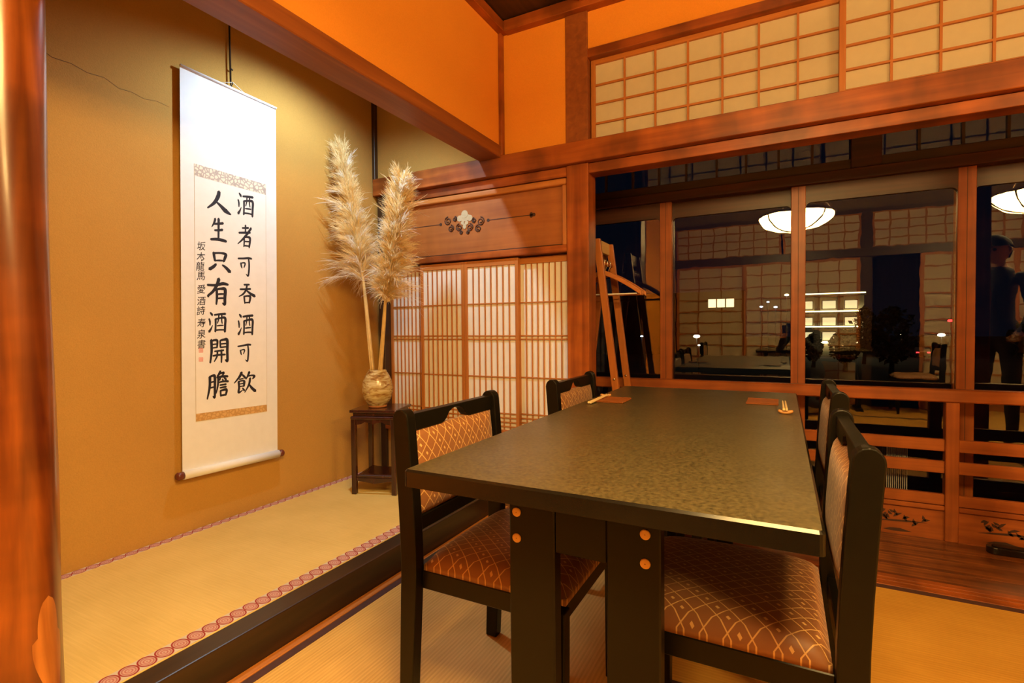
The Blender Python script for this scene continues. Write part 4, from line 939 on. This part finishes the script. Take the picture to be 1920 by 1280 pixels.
def hand(J, E_, wrist, pre, d, side, curl=.35):
    d = Vector(d).normalized(); a = Vector(side).normalized(); up = d.cross(a); w_ = Vector(J[wrist][0]); pc = w_+d*.045
    J[pre+'palm'] = (tuple(pc), (.030, .017)); E_.append((wrist, pre+'palm'))
    for k, (o_, l) in enumerate(((-.028, .062), (-.009, .072), (.010, .068), (.027, .052))):
        prev = pre+'palm'; p = pc+d*.035+a*o_
        for j in range(3):
            J['%sf%d%d' % (pre, k, j)] = (tuple(p), .0088-.0008*j); E_.append((prev, '%sf%d%d' % (pre, k, j))); prev = '%sf%d%d' % (pre, k, j)
            dd = (d*math.cos(curl*(j+1))-up*math.sin(curl*(j+1))); p = p+dd*l/2.2
    p = pc-d*.005-a*.032; J[pre+'t0'] = (tuple(p), .0095); J[pre+'t1'] = (tuple(p+d*.03-a*.014-up*.008), .009); J[pre+'t2'] = (tuple(p+d*.055-a*.010-up*.02), .008)
    E_ += [(pre+'palm', pre+'t0'), (pre+'t0', pre+'t1'), (pre+'t1', pre+'t2')]
def head_parts(parent, c, yaw, hair_mat, cap=None):
    """face details and headwear around the head centre c"""
    R_ = Matrix.Rotation(yaw, 4, 'Z')
    def W(p): return Vector(c)+(R_ @ Vector(p))
    bm = bmesh.new(); bmesh.ops.create_uvsphere(bm, u_segments=20, v_segments=14, radius=1)
    for v in bm.verts:
        x, y, z = v.co; q = Vector((x*.098, y*.080, z*.118))
        if z < 0: q.x *= 1-.10*abs(z); q.y *= 1-.28*abs(z)
        v.co = W(q)
    bm_obj('head', bm, 'skin', parent, True)
    v, f = tube_geo([W((.092, 0, .02)), W((.108, 0, -.012)), W((.112, 0, -.024)), W((.094, 0, -.032))], [.006, .010, .013, .006], 8); mesh_obj('nose', v, f, 'skin', parent, True)
    v, f = tube_geo([W((.086, -.024, -.058)), W((.094, 0, -.056)), W((.086, .024, -.058))], [.003, .006, .003], 6); mesh_obj('mouth', v, f, 'seal_red' if 0 else 'skin', parent, True)
    for s in (-1, 1):
        bm = bmesh.new(); bmesh.ops.create_uvsphere(bm, u_segments=10, v_segments=8, radius=.011)
        for q in bm.verts: q.co = W(q.co+Vector((.084, s*.032, .005)))
        bm_obj('eye', bm, 'black_gloss', parent, True)
        v, f = tube_geo([W((-.002, s*.076, .028)), W((-.012, s*.088, .012)), W((-.006, s*.084, -.018)), W((.004, s*.074, -.026))], [.007, .010, .009, .005], 8); mesh_obj('ear', v, f, 'skin', parent, True)
    bm = bmesh.new(); bmesh.ops.create_uvsphere(bm, u_segments=20, v_segments=14, radius=1)
    dl = []
    for q in bm.verts:
        x, y, z = q.co
        if (z < .25 and x > -.1) or z < -.45: dl.append(q)
    bmesh.ops.delete(bm, geom=dl, context='VERTS')
    for q in bm.verts: q.co = W((q.co.x*.106-.002, q.co.y*.088, q.co.z*.126))
    bm_obj('hair', bm, hair_mat, parent, True)
    if cap:
        bm = bmesh.new(); bmesh.ops.create_uvsphere(bm, u_segments=24, v_segments=14, radius=1); dl = [q for q in bm.verts if q.co.z < .22]
        bmesh.ops.delete(bm, geom=dl, context='VERTS')
        for q in bm.verts: q.co = W((q.co.x*.118-.004, q.co.y*.098, q.co.z*.135+.004))
        bm_obj('cap_crown', bm, cap, parent, True)
        n = 14; top = [(.085+.085*math.cos(a)*1.0, .085*math.sin(a), .036-.012*math.cos(a)) for a in [-PI/2+PI*k/n for k in range(n+1)]]
        v = [W(p) for p in top]+[W((p[0], p[1], p[2]-.006)) for p in top]; m = n+1
        f = [tuple(range(m)), tuple(range(2*m-1, m-1, -1))]+[(i, m+i, m+(i+1) % m, (i+1) % m) for i in range(m)]
        mesh_obj('cap_brim', v, f, cap, parent)
# standing person with cap
pe = tag(empty('person', (1.60, .70, .0)), 'standing person in dark jacket and dark cap, mirrored at the right window edge', 'person')
J = {'pelvis': ((0, 0, .92), (.135, .105)), 'belly': ((0, 0, 1.06), (.135, .10)), 'chest': ((.01, 0, 1.25), (.155, .11)), 'collar': ((0, 0, 1.40), (.11, .075)), 'neck': ((.005, 0, 1.47), .055), 'skull': ((.015, 0, 1.56), .06)}
E_ = [('pelvis', 'belly'), ('belly', 'chest'), ('chest', 'collar'), ('collar', 'neck'), ('neck', 'skull')]
for s, t in ((-1, 'r'), (1, 'l')):
    J.update({t+'sh': ((0, s*.175, 1.375), .062), t+'el': ((.03, s*.235, 1.11), .045), t+'wr': ((.16, s*.20, .93), .030), t+'hip': ((0, s*.09, .86), .09), t+'kn': ((.02, s*.10, .48), .060), t+'an': ((0, s*.105, .09), .042), t+'toe': ((.14, s*.12, .035), .036)})
    E_ += [('collar', t+'sh'), (t+'sh', t+'el'), (t+'el', t+'wr'), ('pelvis', t+'hip'), (t+'hip', t+'kn'), (t+'kn', t+'an'), (t+'an', t+'toe')]
    hand(J, E_, t+'wr', t, (.6, -s*.1, -.5), (0, s, 0))
def reg(c): return 2 if (c.z > 1.475 or (c.x > .155 and .7 < c.z < .94)) else (1 if c.z < .90 else 0)
skin_body('body', J, E_, pe, ['jacket', 'trousers', 'skin'], reg)
head_parts(pe, (.03, 0, 1.61), .15, 'jacket', 'jacket')
pe.rotation_euler = (0, 0, PI*.70)
# crouching person holding the camera
pc_ = tag(empty('person', (.24, -.46, 0)), 'crouching person in dark clothes holding a camera, mirrored beside the window stile', 'person')
pc_.rotation_euler = (0, 0, PI/2+.484)
J = {'pelvis': ((-.10, 0, .42), (.13, .11)), 'belly': ((-.04, 0, .58), (.13, .10)), 'chest': ((.04, 0, .78), (.15, .11)), 'collar': ((.09, 0, .92), (.10, .075)), 'neck': ((.12, 0, .98), .052), 'skull': ((.14, 0, 1.05), .058)}
E_ = [('pelvis', 'belly'), ('belly', 'chest'), ('chest', 'collar'), ('collar', 'neck'), ('neck', 'skull')]
for s, t in ((-1, 'r'), (1, 'l')):
    J.update({t+'sh': ((.08, s*.17, .90), .058), t+'el': ((.20, s*.22, .70), .043), t+'wr': ((.31, s*.10, .88), .029), t+'hip': ((-.08, s*.10, .38), .088), t+'kn': ((.26, s*.15, .46 if s > 0 else .16), .058), t+'an': ((.14 if s > 0 else -.14, s*.14, .09), .042), t+'toe': ((.28 if s > 0 else -.02, s*.15, .035), .036)})
    E_ += [('collar', t+'sh'), (t+'sh', t+'el'), (t+'el', t+'wr'), ('pelvis', t+'hip'), (t+'hip', t+'kn'), (t+'kn', t+'an'), (t+'an', t+'toe')]
    hand(J, E_, t+'wr', t, (.25, -s*.55, .75), (.6, s*.2, -.2), .5)
def reg2(c): return 2 if (c.z > .985 or (c.x > .30 and c.z > .87)) else (1 if c.z < .46 or (c.z < .6 and c.x > .1) else 0)
skin_body('body', J, E_, pc_, ['jacket', 'trousers', 'skin'], reg2)
head_parts(pc_, (.15, 0, 1.12), 0., 'black_lacquer', None)
cmz = tag(empty('photo_camera', (.055, -.105, .965), PI/2+.484), 'black photo camera held by the crouching person', 'camera')
box('body', (-.03, -.068, -.045), (.02, .068, .045), 'black_lacquer', cmz, .006, 2); box('viewfinder', (-.03, -.025, .045), (.01, .025, .068), 'black_lacquer', cmz, .005, 2)
tube('lens_barrel', [(.02, 0, -.003), (.06, 0, -.003)], .034, 'black_gloss', cmz, 24)

# ------------------------------------------------------------------ outside at night
struct(box('ground', (-160, 4.2, -4.2), (160, 260, -3.6), 'asphalt'), 'dark ground outside the windows')
ho = tag(empty('hotel_building', (6.0, 92, -3.6)), 'lit three storey hotel with glowing floor lines seen through the glass', 'building')
XO = -6.0; ZO = 3.6
def hb(nm, lo, hi, m, par=ho):
    o = box(nm, (lo[0]+XO, lo[1]-92, lo[2]+ZO), (hi[0]+XO, hi[1]-92, hi[2]+ZO), m, None, 0)
    if par is not ho: o.location -= par.location
    o.parent = par; return o
hb('body', (2.3, 91, -3.6), (10.55, 101, 5.7), 'hotel_wall')
for z in (5.75, 3.10, .80): hb('light_strip', (2.2, 90.2, z), (10.65, 90.6, z+.16), 'hotel_strip'); hb('slab', (2.1, 90.3, z-.28), (10.75, 91.2, z), 'hotel_dark')
hb('light_strip', (2.3, 90.4, -1.62), (10.2, 90.7, -1.30), 'hotel_strip')
for zf in (3.5, 1.0, -1.2):
    for x0, xw in ((2.6, 1.5), (5.2, 1.9), (8.05, 1.75)):
        w_ = hb('window', (x0, 90.9, zf), (x0+xw, 91.02, zf+1.35), 'hotel_dark')
        hb('pane', (x0+.12, 90.86, zf+.1), (x0+xw-.1, 90.92, zf+1.25), 'hotel_window', w_)
    for x0 in (4.25, 7.2): hb('pilaster', (x0, 90.6, zf-.4), (x0+.75, 91, zf+1.9), 'hotel_dark')
def tree(x, y, h, r, seed, lab):
    rnd = random.Random(seed); e = tag(empty('tree', (x, y, -3.6)), lab, 'tree', 'dark trees outside')
    tube('trunk', [(0, 0, 0), (.1, 0, h*.3), (-.05, .1, h*.6)], [.22, .16, .08], 'bark', e, 8)
    V, F = [], []
    for i in range(700):
        a = rnd.uniform(0, 2*PI); zz = rnd.uniform(-1, 1); rr = rnd.random()**.4*math.sqrt(1-zz*zz)*(1+.25*math.sin(5*a+seed))
        c = Vector((rr*r*math.cos(a), rr*r*math.sin(a), h*.62+zz*h*.40)); s = .16+.22*rnd.random()
        d1 = Vector((rnd.gauss(0, 1), rnd.gauss(0, 1), rnd.gauss(0, 1))).normalized()*s; d2 = d1.cross(Vector((rnd.gauss(0, 1), rnd.gauss(0, 1), rnd.gauss(0, 1)))).normalized()*s*.6
        b0 = len(V); V += [c-d1, c+d2, c+d1, c-d2]; F.append((b0, b0+1, b0+2, b0+3))
    o = mesh_obj('foliage', V, F, 'leaf_dark', e); o['kind'] = 'stuff'
for x, y, h, r, lab in ((3.0, 66, 3.6, .8, 'small dark tree before the lit hotel, leftmost'), (5.6, 62, 4.0, 1.2, 'dark bushy tree before the middle of the lit hotel'), (8.6, 74, 6.6, 1.2, 'tall dark tree at the right end of the hotel'), (8.5, 56, 6.0, 1.7, 'broad dark tree right of the hotel'), (17.5, 52, 5.4, 2.0, 'dark tree near the far right window stile')): tree(x, y, h, r, int(x*10), lab)
def street_lamp(x, y, z, mt, lab, size=.28):
    e = tag(empty('street_lamp', (x, y, -3.6)), lab, 'street lamp', 'street lamps outside')
    tube('pole', [(0, 0, 0), (0, 0, z+3.6)], .06, 'hotel_dark', e, 8)
    lathe('lamp_head', [(.01, z+3.6-size*.5), (size*.8, z+3.6-size*.3), (size, z+3.6), (size*.7, z+3.6+size*.4), (.01, z+3.6+size*.5)], mt, e, 14)
for x, y, z, m, l, s in ((-9.85, 70, -.19, 'street_glow', 'warm street lamp low behind the mirrored shoji', .42), (.5, 88, 5.7, 'street_glow', 'bright street lamp at the left end of the hotel', .30), (19.27, 90, -.4, 'street_glow', 'warm street lamp right of the car', .45), (14.83, 90, -.33, 'street_glow', 'small street lamp left of the car', .25), (-1.0, 90, 4.0, 'cold_glow', 'cold white street lamp left of the hotel', .28), (-3.0, 90, 4.1, 'cold_glow', 'second cold white street lamp left of the hotel', .26), (-2.1, 92, 4.9, 'cold_glow', 'third cold white street lamp left of the hotel', .22), (20.22, 90, 1.55, 'red_glow', 'red traffic lamp on a pole right of the trees', .34), (-8.2, 60, -1.0, 'street_glow', 'tiny warm lamp low behind the mirrored table', .14), (-14.5, 60, .0, 'cold_glow', 'cold lamp behind the coat rack legs', .18)): street_lamp(x, y, z, m, l, s)
sg = tag(empty('distant_building', (-8.9, 90, -3.6)), 'warm lit window front far away behind the mirrored shoji', 'building')
box('wall', (-22, .2, 0), (3.4, 4, 10.4), 'hotel_dark', sg)
for k in range(3):
    fr_ = box('window', (-2.0+1.36*k, .0, 7.7), (-.72+1.36*k, .2, 9.2), 'hotel_dark', sg); o = box('pane', (-.58, -.14, .08), (.58, -.1, 1.42), 'lit_sign', fr_)
ca = tag(empty('car', (17.3, 90, -3.6)), 'dark car with red tail lights parked beyond the trees', 'car')
prism('body', [(0, .25), (0, .85), (.3, .95), (.8, 1.42), (2.4, 1.42), (3.1, .95), (4.1, .85), (4.2, .3)], 0, -.85, .85, 'car_paint', ca, .05)
for s in (-1, 1):
    box('tail_light', (s*.62-.16, -.06, .70), (s*.62+.16, .0, .86), 'red_glow', ca, .01)
    for yy in (.75, 3.3): tube('wheel', [(s*.72, yy, .32), (s*.88, yy, .32)], .32, 'tyre', ca, 18)
